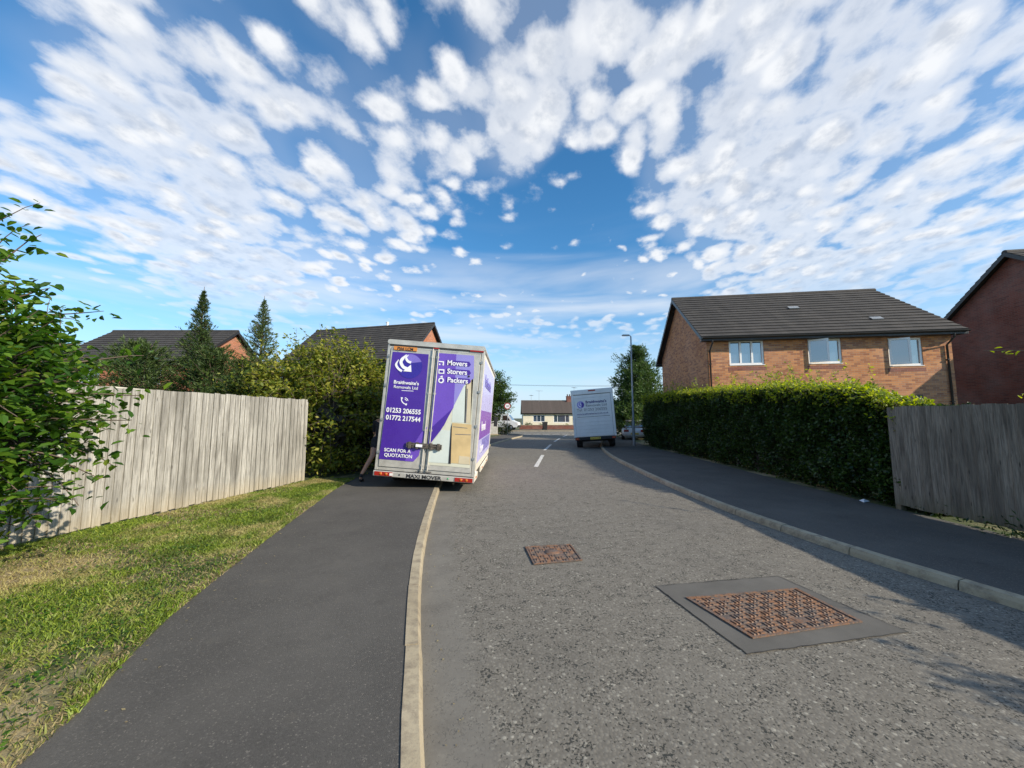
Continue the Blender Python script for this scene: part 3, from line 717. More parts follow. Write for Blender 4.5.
# ------------------------------------------------------------------ fences
def board_fence(name, label, p0, p1, z0, z1, mat, pitch=0.10, gap=0.0, front=1, wob=0.006, top_var=0.01):
    """feather-edge boards on rails and posts; local x along, -y faces the street (front)"""
    d = Vector(p1)-Vector(p0); L = d.length; t = thing(name, label, 'fence', (p0[0],p0[1],0), math.atan2(d.y,d.x))
    bays = max(1, round(L/2.4)); bw = L/bays
    for b in range(bays):
        m = MB(); x = b*bw
        sag = rnd.uniform(-0.012,0.012)
        while x < (b+1)*bw-0.02:
            w = min(pitch*1.12, (b+1)*bw-x); zt = z1+rnd.uniform(-top_var,top_var)+sag; zb = z0+gap+rnd.uniform(-0.01,0.02); tl = rnd.uniform(-0.003,0.003); dy = rnd.uniform(-0.003,0.003)
            y0 = front*(-0.032)+dy; y1 = front*(-0.008)+dy
            vs = [(x,y0*1.0,zb),(x+w,y1,zb),(x+w,y1+front*0.006,zb),(x,y0+front*0.014,zb),(x+tl,y0,zt),(x+w+tl,y1,zt),(x+w+tl,y1+front*0.006,zt),(x+tl,y0+front*0.014,zt)]
            fs = [(0,1,5,4),(2,3,7,6),(1,2,6,5),(3,0,4,7),(4,5,6,7),(3,2,1,0)]
            if front < 0: fs = [tuple(reversed(f)) for f in fs]
            m.add(vs, fs); x += pitch
        m.build('board_panel', mat, t)
    for b in range(bays+1):
        m = MB(); y = 0.0 if front > 0 else -0.11; m.box(b*bw-0.045, y+0.012, 0, b*bw+0.045, y+0.10, z1-0.05); m.build('post', mat, t)
    for z in (z0+0.25,(z0+z1)/2,z1-0.25):
        m = MB(); y = 0.004 if front > 0 else -0.042; m.box(0.05,y,z,L-0.05,y+0.038,z+0.06); m.build('rail', mat, t)
    return t
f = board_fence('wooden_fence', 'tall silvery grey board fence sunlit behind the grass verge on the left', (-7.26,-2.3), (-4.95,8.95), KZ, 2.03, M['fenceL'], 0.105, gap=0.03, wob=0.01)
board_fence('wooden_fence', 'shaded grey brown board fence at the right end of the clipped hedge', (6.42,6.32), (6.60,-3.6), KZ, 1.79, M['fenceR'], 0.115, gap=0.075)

# ------------------------------------------------------------------ right-hand hedge
def hedge_front(y): return xat(PR, y)+0.02
def hedge_top(y):
    return np.interp(y, [6.2,7.2,9,12,16,19,22], [1.78,2.12,2.30,2.46,2.62,2.70,2.7])
def build_hedge():
    t = thing('hedge', 'long dark green clipped hedge with pale shoots on top along the right footway', 'hedge', (6.9,14,KZ))
    off = Vector((6.9,14,KZ)); P = []
    n = 125000
    ys = 5.85+(21.3-5.85)*rng.random(n)**1.25
    core = MB()
    thick = 1.15
    for y in ys:
        h = hedge_top(y)-KZ; x0 = hedge_front(y)+(0.22*max(0,(6.5-y)/0.6) if y < 6.5 else 0); q = rnd.random()
        bul = 0.16*noise.noise(Vector((y*0.9,q*3,0)))+0.08*noise.noise(Vector((y*3,q*9,3)))
        dep = min(0.45, rnd.expovariate(9))
        if rnd.random() < 0.70:      # street face
            z = h*rnd.random()**0.85; bl = 0.22*noise.noise(Vector((y*0.9,z*1.2,0)))+0.16*noise.noise(Vector((y*2.8,z*2.8,3)))
            x = x0+0.10+dep-bl-0.18*(0.5-abs(z/h-0.55))+ (0.20 if z < 0.25 else 0)*rnd.random()
        elif rnd.random() < 0.75:    # top
            x = x0+0.1+(thick if y > 7.6 else 0.5)*rnd.random(); tz = 0.10*noise.noise(Vector((x*1.5,y*1.5,7)))+0.07*noise.noise(Vector((x*4,y*4,1))); z = h+tz-dep*0.8
        else:
            x = x0+0.1+(thick if y > 7.6 else 0.5)-dep*0.8; z = h*rnd.random()
        P.append((x-off.x,y-off.y,max(0.02,z)))
    # near end face
    for _ in range(6000):
        y = 5.85+min(0.4,rnd.expovariate(9)); P.append((hedge_front(y)+0.1+0.5*rnd.random()-off.x, y-off.y, (hedge_top(y)-KZ)*rnd.random()))
    leaf_object(P, 0.066, M['hedge'], 'foliage', t, up=0.25, aspect=0.6, simple=True)
    # dark flat pieces added inside the hedge to block light
    for _ in range(9000):
        y = rnd.uniform(6.1,21.2); h = hedge_top(y)-KZ; x = hedge_front(y)+rnd.uniform(0.30,0.95); z = rnd.uniform(0.0,h-0.22)
        p = Vector((x-off.x,y-off.y,z)); s = rnd.uniform(0.10,0.20); a = Vector((rnd.gauss(0,.5),rnd.gauss(0,1),rnd.gauss(0,1))).normalized(); b = Vector((1,0,0)).cross(a).normalized()
        if z < 0.3: s *= 0.6
        core.add([p+a*s,p+b*s*0.7,p-a*s,p-b*s*0.7], [(0,1,2,3)])
    for _ in range(160):  # true stems standing among the blocking pieces
        y = rnd.uniform(6.6,21); p = Vector((hedge_front(y)+rnd.uniform(0.3,0.8)-off.x,y-off.y,0)); core.tube(twig_path(p,(rnd.uniform(-.2,.2),rnd.uniform(-.2,.2),1),1.2,0,0.1,4),[0.022,0.02,0.016,0.012,0.008],5,cap=False)
    core.build('light_block_core', M['stem_core'], t)
    S = []; w = MB()
    for _ in range(1900):
        y = 6.1+(21.2-6.8)*rnd.random()**1.1; h = hedge_top(y)-KZ; x = hedge_front(y)+0.12+(thick if y > 7.6 else 0.40)*rnd.random()**1.2
        L = rnd.uniform(0.06,0.30)*(0.85+1.6*max(0,noise.noise(Vector((y*1.1,x*1.1,2)))))
        if rnd.random() < 0.05: L = rnd.uniform(0.45,0.8)
        if y < 7.6: L = min(L,0.22)
        path = twig_path((x-off.x,y-off.y,h-0.06), (rnd.uniform(-.35,.25),rnd.uniform(-.3,.3),1), L, 0, 0.1, 4)
        w.tube(path, [0.004,0.0035,0.003,0.0025,0.002], 3, cap=False); S += along(path, int(8+26*L), 0.022, 0.1)
    for _ in range(520):      # pale growth added so the upper street face looks sunlit
        y = 6.2+(21.2-6.2)*rnd.random()**1.1; h = hedge_top(y)-KZ; x = hedge_front(y)+0.02+0.12*rnd.random(); z = h-rnd.random()**2*0.40
        path = twig_path((x-off.x,y-off.y,z), (-rnd.uniform(0.3,1.0),rnd.uniform(-.4,.4),0.9), rnd.uniform(0.10,0.30), 0.1, 0.1, 4)
        w.tube(path, [0.004,0.0035,0.003,0.0025,0.002], 3, cap=False); S += along(path, rnd.randint(6,12), 0.025, 0.1)
    w.build('shoot_stems', M['bark'], t); leaf_object(S, 0.066, M['shoot'], 'young_shoots', t, up=0.3, aspect=0.5, simple=True)
build_hedge()

# ------------------------------------------------------------------ left-hand planting
# near beech bush at the left edge of the frame
leafy_bush('beech_bush', 'near leafy beech bush with arching twigs at the left edge in front of the fence', 'bush', (-4.85,3.0,KZ),
    [(-0.35,0.0,0.8,0.85,0.8,0.8),(0.0,0.1,1.5,0.95,0.8,0.7),(-0.35,0.1,2.25,0.9,0.75,0.85),(0.1,0.1,1.85,0.9,0.75,0.5)],
    450, 34, 0.088, M['beech'], 0.07, (0.35,0.75), wisps=44, wisp_up=0.85, up=0.55, inner=60, nstem=6, trunk_r=0.045)
# olive shrub past the fence end
leafy_bush('olive_shrub', 'large olive green shrub with yellowing leaves between the pale fence and the purple truck', 'shrub', (-5.6,11.0,KZ),
    [(-1.7,0.4,2.0,1.3,1.1,1.15),(0.2,0.0,1.7,1.4,1.2,1.5),(0.55,-0.1,2.75,1.1,1.0,0.95),(-0.6,0.1,2.55,1.2,1.1,0.85),(0.75,-0.9,1.0,0.8,0.8,0.95),(0.0,-0.9,1.2,0.9,0.8,1.0),(1.0,-0.3,2.3,0.7,0.9,1.0),(1.1,0.2,1.0,0.6,1.1,0.9),(0.95,-1.35,1.5,0.45,0.5,1.1)],
    1050, 40, 0.11, M['tan'], 0.10, (0.4,0.9), wisps=110, wisp_up=1.3, up=0.35, inner=45, nstem=8, simple=True, trunk_r=0.06)
def side_hedge():
    # dense dark hedge; leaves reach well inside so the dark core stays hidden at its near end
    t = thing('tall_hedge', 'dark tall hedge running along the left footway beside the purple truck', 'hedge', (-4.7,15,KZ)); P = []
    for _ in range(36000):
        y = rnd.uniform(12.2,22.5); h = 3.3+0.3*noise.noise(Vector((y*0.7,0,0))); q = rnd.random(); dep = min(0.5,rnd.expovariate(7))
        xf = xat(PL,y)-0.18
        if q < 0.6: z = h*rnd.random(); x = xf-dep+0.2*noise.noise(Vector((y,z,0)))
        elif q < 0.8: z = h-dep*0.6+0.15*noise.noise(Vector((y*2,x if False else y,4))); x = xf-1.5*rnd.random()
        else: z = h*rnd.random(); x = xf-1.5+dep
        P.append((x+4.7,y-15,max(0.03,z)))
    for _ in range(9000):
        P.append((-4.1-1.6*rnd.random()+4.7, 12.1+rnd.expovariate(8)-15, 3.3*rnd.random()))
    leaf_object(P, 0.09, M['hedge'], 'foliage', t, simple=True)
    core = MB()  # unseen dark flat pieces, put in to stop light passing through
    for _ in range(3500):
        y = rnd.uniform(12.5,22.2); p = Vector((xat(PL,y)-rnd.uniform(0.5,1.4)+4.7,y-15,rnd.uniform(0,3.0))); s = rnd.uniform(0.15,0.3); a = Vector((rnd.gauss(0,.5),rnd.gauss(0,1),rnd.gauss(0,1))).normalized(); b = Vector((1,0,0)).cross(a).normalized()
        core.add([p+a*s,p+b*s*0.7,p-a*s,p-b*s*0.7], [(0,1,2,3)])
    core.build('light_block_core', M['stem_core'], t)
side_hedge()
# conifers behind the left fence
cg = 'conifers behind the left fence'
conifer('conifer_tree', 'slim dark conifer with the tallest spire behind the left fence', (-10.35,12.1,0), 6.0, 1.75, M['conif'], 820, 0.3, group=cg, lsize=0.13, power=1.15, per=70)
conifer('conifer_tree', 'lighter loose conifer with a spire beside the olive shrub', (-8.65,12.6,0), 5.85, 1.5, M['conif2'], 640, 0.3, group=cg, lsize=0.13, power=1.0, per=50)
conifer('conifer_tree', 'broad low conifer between the orange gable and the near beech bush', (-12.1,11.8,0), 4.0, 1.6, M['conif2'], 420, 0.2, group=cg, lsize=0.12, power=0.45, per=62)
conifer('conifer_tree', 'dark bushy conifer filling the gap just left of the tallest spire', (-10.9,10.9,0), 3.75, 1.4, M['conif'], 380, 0.2, group=cg, lsize=0.11, power=0.45, per=60)
conifer('conifer_tree', 'dark squat conifer right of the tallest spire above the fence', (-9.1,11.2,0), 3.7, 1.35, M['conif'], 380, 0.2, group=cg, lsize=0.11, power=0.45, per=60)
conifer('conifer_tree', 'rounded conifer next to the olive shrub just over the fence top', (-7.9,10.8,0), 3.3, 1.2, M['conif'], 320, 0.2, group=cg, lsize=0.10, power=0.45, per=58)
conifer('conifer_tree', 'conifer leaning over the shed behind the near beech bush', (-13.2,10.4,0), 3.7, 1.6, M['conif'], 340, 0.2, group=cg, lsize=0.11, power=0.45, per=56)
conifer('conifer_tree', 'low dark conifer farthest left half hidden by the near beech bush', (-14.6,9.6,0), 3.4, 1.5, M['conif'], 280, 0.2, group=cg, lsize=0.11, power=0.45, per=52)
conifer('conifer_tree', 'tall broad conifer beyond the white van right of the street lamp', (9.75,28.5,0), 7.3, 3.0, M['farleaf'], 900, 0.3, lsize=0.30, power=0.62, per=76)

# ------------------------------------------------------------------ houses
def roof_courses(m, x0, x1, y_e, z_e, y_r, z_r, course=0.30, th=0.028):
    """tiled slope from eave (y_e,z_e) to ridge (y_r,z_r): stepped overlapping courses"""
    d = Vector((0,y_r-y_e,z_r-z_e)); L = d.length; d.normalize(); nn = Vector((0,-d.z,d.y)) if y_r > y_e else Vector((0,d.z,-d.y))
    if nn.z < 0: nn = -nn
    k = 0; s = 0.0
    while s < L-0.01:
        e = min(L, s+course+0.0)
        a = Vector((0,y_e,z_e))+d*s; b = Vector((0,y_e,z_e))+d*e
        lo0 = a; lo1 = a+nn*(th*1.5); hi1 = b+nn*(th*0.35)
        vs = [(x0,lo0.y,lo0.z),(x1,lo0.y,lo0.z),(x1,lo1.y,lo1.z),(x0,lo1.y,lo1.z),(x1,hi1.y,hi1.z),(x0,hi1.y,hi1.z),(x0,b.y,b.z),(x1,b.y,b.z)]
        fs = [(0,1,2,3),(3,2,4,5),(0,3,5,6),(1,7,4,2),(0,6,7,1)]
        if y_r < y_e: fs = [tuple(reversed(f)) for f in fs]
        m.add(vs, fs); s += course; k += 1
def window(parent, x, z, w, h, y, mullions, open_sash=None, sill=True, name='window'):
    """window set in wall face y (facing -y)"""
    f = MB(); t = 0.07
    f.box(x,y-0.012,z,x+w,y+0.06,z+t); f.box(x,y-0.012,z+h-t,x+w,y+0.06,z+h)
    f.box(x,y-0.014,z+t,x+t,y+0.058,z+h-t); f.box(x+w-t,y-0.014,z+t,x+w,y+0.058,z+h-t)
    xs = [x+t]+[x+w*q for q in mullions]+[x+w-t]
    for q in mullions: f.box(x+w*q-0.035,y-0.014,z+t,x+w*q+0.035,y+0.058,z+h-t)
    o = f.build(name, M['upvc'], parent)
    g = MB(); g.box(x+t if open_sash is None else x+w*open_sash[1]+0.002,y+0.03,z+t,x+w-t,y+0.036,z+h-t); g.build('pane', M['glass'], o)
    if open_sash is not None:
        a, b = open_sash; sx0 = x+w*a; sw = w*(b-a); ang = R(-28)
        Mx = Matrix.Translation((sx0,y-0.05,z)) @ Matrix.Rotation(ang,4,'Z')
        s = MB()
        s.box(0,-0.03,0.03,sw,0.02,0.10,Mx); s.box(0,-0.03,h-0.10,sw,0.02,h-0.03,Mx); s.box(0,-0.031,0.10,0.065,0.019,h-0.10,Mx); s.box(sw-0.065,-0.031,0.10,sw,0.019,h-0.10,Mx)
        so_ = s.build('open_sash', M['upvc'], o); p = MB(); p.box(0.065,-0.01,0.10,sw-0.065,-0.004,h-0.10,Mx); p.build('pane', M['glass'], so_)
    if sill:
        s = MB(); s.box(x-0.01,-0.02,z-0.030,x+w+0.01,-0.001,z-0.004); s.build('sill', M['upvc'], o)
    return o
WIN = {(0.86,3.77,1.32):((0.34,0.67),None),(3.8,3.77,1.2):((0.52,),(0.02,0.54)),(6.62,3.62,1.15):((0.50,),(0.02,0.53)),(1.7,0.95,2.0):((0.33,0.66),None),(5.2,0.85,2.7):((0.25,0.75),None)}
def gable_house(name, label, loc, rz, Lx, D, eave, ridge, wallm, roofm, oh=0.3, ohe=0.32, group=None, courses=0.30, openings=()):
    t = thing(name, label, 'house', loc, rz, group)
    w = MB(); H = eave+0.02
    rz_ = ridge-0.10
    for xx, fl in ((0,0),(Lx,1)):
        pass
    # outer shell with gables
    vs = [(0,0,0),(Lx,0,0),(Lx,D,0),(0,D,0),(0,0,H),(Lx,0,H),(Lx,D,H),(0,D,H),(0,D/2,rz_),(Lx,D/2,rz_)]
    fs = [(2,3,7,6),(3,0,4,8,7),(1,2,6,9,5)]
    w.add(vs, fs)
    xs = sorted({0,Lx}|{q for o in openings for q in (o[0],o[0]+o[2])}); zs_ = sorted({0,H}|{q for o in openings for q in (o[1],o[1]+o[3])})
    for i in range(len(xs)-1):
        for j in range(len(zs_)-1):
            cx, cz = (xs[i]+xs[i+1])/2, (zs_[j]+zs_[j+1])/2
            if any(o[0] < cx < o[0]+o[2] and o[1] < cz < o[1]+o[3] for o in openings): continue
            w.add([(xs[i],0,zs_[j]),(xs[i+1],0,zs_[j]),(xs[i+1],0,zs_[j+1]),(xs[i],0,zs_[j+1])],[(0,1,2,3)])
    for (x,z,ww,hh) in openings:      # reveals
        d = 0.12; w.add([(x,0,z),(x+ww,0,z),(x+ww,0,z+hh),(x,0,z+hh),(x,d,z),(x+ww,d,z),(x+ww,d,z+hh),(x,d,z+hh)],[(0,4,5,1),(1,5,6,2),(2,6,7,3),(3,7,4,0)])
    w.build('wall', wallm, t)
    for (x,z,ww,hh) in openings:      # box behind each window, dark colour standing for an unlit room
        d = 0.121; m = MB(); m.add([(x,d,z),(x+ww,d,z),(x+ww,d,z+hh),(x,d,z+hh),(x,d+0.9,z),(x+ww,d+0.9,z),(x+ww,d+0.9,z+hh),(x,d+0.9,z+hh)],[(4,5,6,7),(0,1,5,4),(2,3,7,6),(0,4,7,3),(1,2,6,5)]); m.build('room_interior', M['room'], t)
    for (x,z,ww,hh) in openings: window(t, x+0.002, z+0.002, ww-0.004, hh-0.004, 0.045, *WIN.get((round(x,2),round(z,2),round(ww,2)),((0.5,),None)))
    r = MB(); zs = (ridge-eave)/(D/2); ze = eave-ohe*zs+0.06
    roof_courses(r, -oh, Lx+oh, -ohe, ze, D/2, ridge, courses); roof_courses(r, -oh, Lx+oh, D+ohe, ze, D/2, ridge, courses)
    ro = r.build('roof', roofm, t)
    rt = MB(); x = -oh
    while x < Lx+oh-0.01:
        e = min(x+0.45,Lx+oh); rt.tube([(x+0.004,D/2,ridge-0.03),(e,D/2,ridge-0.03)], 0.115, 10); x += 0.45
    rt.build('ridge_tiles', roofm, ro)
    for xx in (-oh-0.002, Lx+oh-0.026):     # barge boards
        b = MB(); 
        for sgn in (0,1):
            y0 = -ohe if sgn == 0 else D+ohe
            b.add([(xx,y0,ze-0.17),(xx+0.028,y0,ze-0.17),(xx+0.028,D/2,ridge-0.19),(xx,D/2,ridge-0.19),(xx,y0,ze-0.002),(xx+0.028,y0,ze-0.002),(xx+0.028,D/2,ridge-0.004),(xx,D/2,ridge-0.004)],
                  [(0,3,2,1),(4,5,6,7),(0,1,5,4),(1,2,6,5),(2,3,7,6),(3,0,4,7)])
        b.build('bargeboard', M['black'], t)
        s = MB()
    for y0, y1 in ((-ohe+0.004,-0.002),(D+0.002,D+ohe-0.004)):
        f = MB(); f.box(-oh+0.03,y0,ze-0.16,Lx+oh-0.03,y1,ze-0.13); f.box(-oh+0.03, y0 if y0 < 0 else y1-0.02, ze-0.128, Lx+oh-0.03, y0+0.02 if y0 < 0 else y1, ze-0.004); f.build('fascia', M['black'], t)
    for y in (-ohe-0.055, D+ohe+0.055):
        f = MB(); pr = [(math.cos(R(a))*0.056, math.sin(R(a))*0.056) for a in range(180,361,20)]; pr += [(0.050,0),(-0.050,0)] 
        f.prism([(y+a, ze-0.03+b) for a,b in pr], -oh+0.01, Lx+oh-0.01, lambda a,b,d:(d,a,b)); f.build('gutter', M['black'], t)
    return t
def downpipe(t, x, y, z1, ohe=0.32):
    m = MB(); m.tube([(x,-ohe-0.05,z1),(x,-ohe-0.05,z1-0.12),(x,y-0.05,z1-0.38),(x,y-0.05,0.0)], 0.034, 8)
    for z in (0.6,2.2,3.8): m.box(x-0.05,y-0.09,z,x+0.05,y-0.001,z+0.03)
    m.build('downpipe', M['black'], t)

h1 = gable_house('brick_house', 'red brick house with dark tiled roof and three white windows above the right hedge', (8.1,15.2,0), R(-8.5), 8.75, 7.3, 5.08, 7.78, M['brickA'], M['tiles'], openings=[(0.86,3.77,1.32,1.02),(3.8,3.77,1.2,0.98),(6.62,3.62,1.15,1.08),(6.85,0.85,1.1,1.12),(1.2,0.85,1.5,1.12)])
downpipe(h1, 0.10, 0, 4.75); downpipe(h1, 8.55, 0, 4.75)
for x, z, w in ((0.86,3.725,1.32),(3.80,3.725,1.2),(6.62,3.575,1.15)):
    m = MB(); m.box(x-0.06,-0.006,z-0.19,x+w+0.06,-0.001,z-0.046); m.build('brick_sill_course', M['soldier'], h1)
m = MB(); m.box(6.8,-0.006,1.972,8.0,-0.001,2.15); m.build('brick_lintel', M['soldier'], h1)
m = MB(); m.box(7.4,-0.02,2.34,7.62,-0.001,2.49); m.build('wall_vent', M['black'], h1)
for x, s in ((4.25,2.7),(6.6,1.15)):    # pale vent tiles in the front slope
    yy = -0.32+s*math.cos(math.atan2(2.70,3.65)); 
    d = Vector((0,3.65,2.70)).normalized(); p = Vector((x,-0.32,4.905))+d*s+Vector((0,-d.z,d.y))*0.055
    m = MB(); m.add([p, p+Vector((0.42,0,0)), p+Vector((0.42,0,0))+d*0.22, p+d*0.22, p-Vector((0,-d.z,d.y))*0.05, p+Vector((0.42,0,0))-Vector((0,-d.z,d.y))*0.05], [(0,1,2,3),(4,5,1,0)]); m.build('vent_tile', M['steel'], h1)
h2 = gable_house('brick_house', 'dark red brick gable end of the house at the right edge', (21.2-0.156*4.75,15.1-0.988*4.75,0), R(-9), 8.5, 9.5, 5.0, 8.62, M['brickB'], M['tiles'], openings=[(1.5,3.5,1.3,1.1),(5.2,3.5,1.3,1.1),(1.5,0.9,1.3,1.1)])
hA = gable_house('brick_house', 'house with orange brick gable showing between two conifer spires', (-26.2,20.95,0), 0, 7.7, 6.5, 4.95, 7.35, M['brickC'], M['tiles'], openings=[(1.5,3.5,1.2,1.0),(5.0,3.5,1.2,1.0)])
hB = gable_house('brick_house', 'house with long tiled roof behind the olive shrub and purple truck', (-15.7,25.3,0), R(-14), 9.4, 6.2, 5.5, 8.35, M['brickC'], M['tiles'], openings=[(1.5,3.7,1.2,1.0),(5.6,3.7,1.2,1.0)])
m = MB(); m.tube([(5.9,3.1,8.25),(5.9,3.1,8.62)], 0.085, 10); m.tube([(5.9,3.1,8.62),(5.9,3.1,8.67)], 0.12, 10); m.build('flue_pipe', M['upvc'], hB)

# garden shed behind the left fence
def shed():
    t = thing('garden_shed', 'small wooden shed roof peeping over the left fence', 'shed', (-9.35,7.9,0), R(8)); w = MB()
    w.add([(0,0,0),(1.5,0,0),(1.5,1.8,0),(0,1.8,0),(0,0,1.95),(1.5,0,1.95),(1.5,1.8,1.95),(0,1.8,1.95),(0.75,0,2.24),(0.75,1.8,2.24)], [(0,1,5,8,4),(2,3,7,9,6),(3,0,4,7),(1,2,6,5)])
    w.build('wall', M['fenceR'], t)
    r = MB()
    for s in (0,1):
        a = Vector((-0.14,0,1.90)) if s == 0 else Vector((1.64,0,1.90)); b = Vector((0.75,0,2.25))
        r.add([(a.x,-0.1,a.z),(b.x,-0.1,b.z),(b.x,1.9,b.z),(a.x,1.9,a.z),(a.x,-0.1,a.z+0.03),(b.x,-0.1,b.z+0.03),(b.x,1.9,b.z+0.03),(a.x,1.9,a.z+0.03)], [(0,1,2,3),(7,6,5,4),(0,4,5,1),(2,6,7,3),(3,7,4,0),(1,5,6,2)])
    r.build('roof', M['render'], t)
shed()

# bungalow across the junction
def bungalow():
    t = gable_house('bungalow', 'cream bungalow with brown roof beyond the junction', (1.9,63.5,0), 0, 13.5, 8.0, 2.55, 4.75, M['render'], M['tilesB'], oh=0.25, ohe=0.35, courses=0.35, openings=[(1.7,0.95,2.0,1.15),(5.2,0.85,2.7,1.3),(10.0,0.95,1.6,1.15)]); t['category'] = 'bungalow'
    m = MB(); m.box(8.5,-0.03,0,9.4,-0.001,2.1); d = m.build('door', M['upvc'], t); m = MB(); m.box(8.65,-0.036,1.1,9.25,-0.031,1.9); m.build('pane', M['glass'], d)
    m = MB(); m.box(8.0,3.4,4.0,8.8,4.3,5.45); m.box(7.95,3.35,5.452,8.85,4.35,5.55); c = m.build('chimney', M['brickB'], t)
    for x in (8.2,8.6):
        m = MB(); m.lathe([(0.12,5.55),(0.10,5.85),(0.13,5.9),(0.09,5.9)], (x,3.85,0), n=12); m.build('chimney_pot', M['tilesB'], c)
    return t
bungalow()
def aerial(x, y, z0, z1, label, rot, n=9):
    t = thing('television_aerial', label, 'aerial', (x,y,z0), rot, 'television aerials over the bungalow roof'); m = MB(); m.tube([(0,0,0),(0,0,z1-z0)], 0.022, 6); m.build('mast', M['steel'], t)
    m = MB(); m.tube([(-0.7,0,z1-z0-0.1),(0.8,0,z1-z0-0.1)], 0.014, 5)
    for i in range(n): xx = -0.6+1.3*i/(n-1); m.tube([(xx,-0.28,z1-z0-0.1),(xx,0.28,z1-z0-0.1)], 0.009, 4)
    m.build('antenna_rods', M['steel'], t)
aerial(4.9,67.0,4.3,6.6,'thin television aerial on the bungalow ridge left of centre', R(30)); aerial(3.5,67.4,4.3,5.8,'shorter television aerial near the left end of the bungalow ridge', R(70)); aerial(11.3,67.2,5.8,7.2,'television aerial beside the brick chimney of the bungalow', R(50))
# garden wall, shrubs and bin before the bungalow
t = thing('garden_wall', 'low red brick garden wall in front of the bungalow', 'wall', (1.0,50.2,0)); m = MB(); m.box(0,0,0,16,0.22,0.62); m.build('wall', M['brickB'], t); m = MB(); m.box(-0.03,-0.03,0.622,16.03,0.25,0.68); m.build('coping', M['kerb'], t)
for i,(x,y,h,r_,lab) in enumerate(((2.3,51.2,0.95,0.5,'small shrub at the left end of the bungalow garden wall'),(4.2,51.6,0.8,0.6,'low green shrub under the left bungalow window'),(10.0,51.3,1.0,0.6,'rounded green shrub behind the garden wall beside the white van'),(7.6,51.5,0.75,0.5,'low reddish shrub under the wide bungalow window'))):
    leafy_bush('garden_shrub', lab, 'shrub', (x,y,0), [(0,0,h*0.55,r_,r_*0.8,h*0.45)], 60, 14, 0.11, M['farleaf'] if i != 3 else M['tan'], 0.07, (0.2,0.35), simple=True, nstem=3, trunk_r=0.02, group='shrubs in the bungalow garden')
def bin_(x,y):
    t = thing('wheelie_bin', 'black wheelie bin on the far pavement in front of the brick garden wall', 'bin', (x,y,KZ), R(10)); m = MB()
    m.add([(-.22,-.25,.06),(.22,-.25,.06),(.22,.22,.06),(-.22,.22,.06),(-.28,-.34,.95),(.28,-.34,.95),(.28,.3,.95),(-.28,.3,.95)], [(0,3,2,1),(4,5,6,7),(0,1,5,4),(1,2,6,5),(2,3,7,6),(3,0,4,7)]); m.build('bin_body', M['black'], t)
    m = MB(); m.rbox(-.3,-.37,.955,.3,.36,1.03,0.03,'x'); m.build('lid', M['black'], t)
    for s in (-1,1): m = MB(); m.lathe([(0.001,-.02),(.1,-.02),(.1,.02),(.001,.02)], (s*.26,.2,.1), 'x', 14); m.build('wheel', M['tyre'], t)
bin_(4.2,47.6)

# ------------------------------------------------------------------ wheels and vehicles
def wheel(parent, x, y, z, r, w, side):
    """side +1: hub faces +x"""
    m = MB(); prof = [(r*0.60,-w/2),(r*0.93,-w/2),(r,-w*0.36),(r,w*0.36),(r*0.93,w/2),(r*0.60,w/2)]
    m.lathe(prof, (0,0,0), 'x', 28); ty = m.build('wheel', M['tyre'], parent, (x,y,z))
    h = MB(); s = side; h.lathe([(r*0.60,s*w*0.48),(r*0.56,s*w*0.30),(r*0.30,s*w*0.22),(r*0.26,s*w*0.42),(r*0.12,s*w*0.44),(0.001,s*w*0.44)], (0,0,0), 'x', 24)
    h.build('rim', M['rim'], ty)
    return ty

def door_uv(cx, cy):
    """artwork position measured on the rear doors (drawing units) -> local x, z on the truck rear"""
    ax, az = 480.0, 45.0; bx, bz = 60.0, -620.0; px, pz = cx-75.0, cy-700.0
    det = ax*bz-bx*az; a = (px*bz-bx*pz)/det; b = (ax*pz-az*px)/det
    return (a-0.5)*2.19+0.02, 0.27+b*2.79
def decal(pts, lvl, mat, parent, name='graphic', th=0.0016, y=-0.034):
    P = [door_uv(*q) for q in pts]; m = MB(); y0 = y-lvl*0.0024
    m.prism(P, y0, y0-th, lambda a,b,d:(a,d,b))
    # face outward
    me = m.build(name, mat, parent); 
    return me
def circ(cx, cy, r, n=40, a0=0, a1=360): return [(cx+r*math.cos(R(a0+(a1-a0)*k/n)), cy-r*math.sin(R(a0+(a1-a0)*k/n))) for k in range(n+(0 if a1-a0 == 360 else 1))]

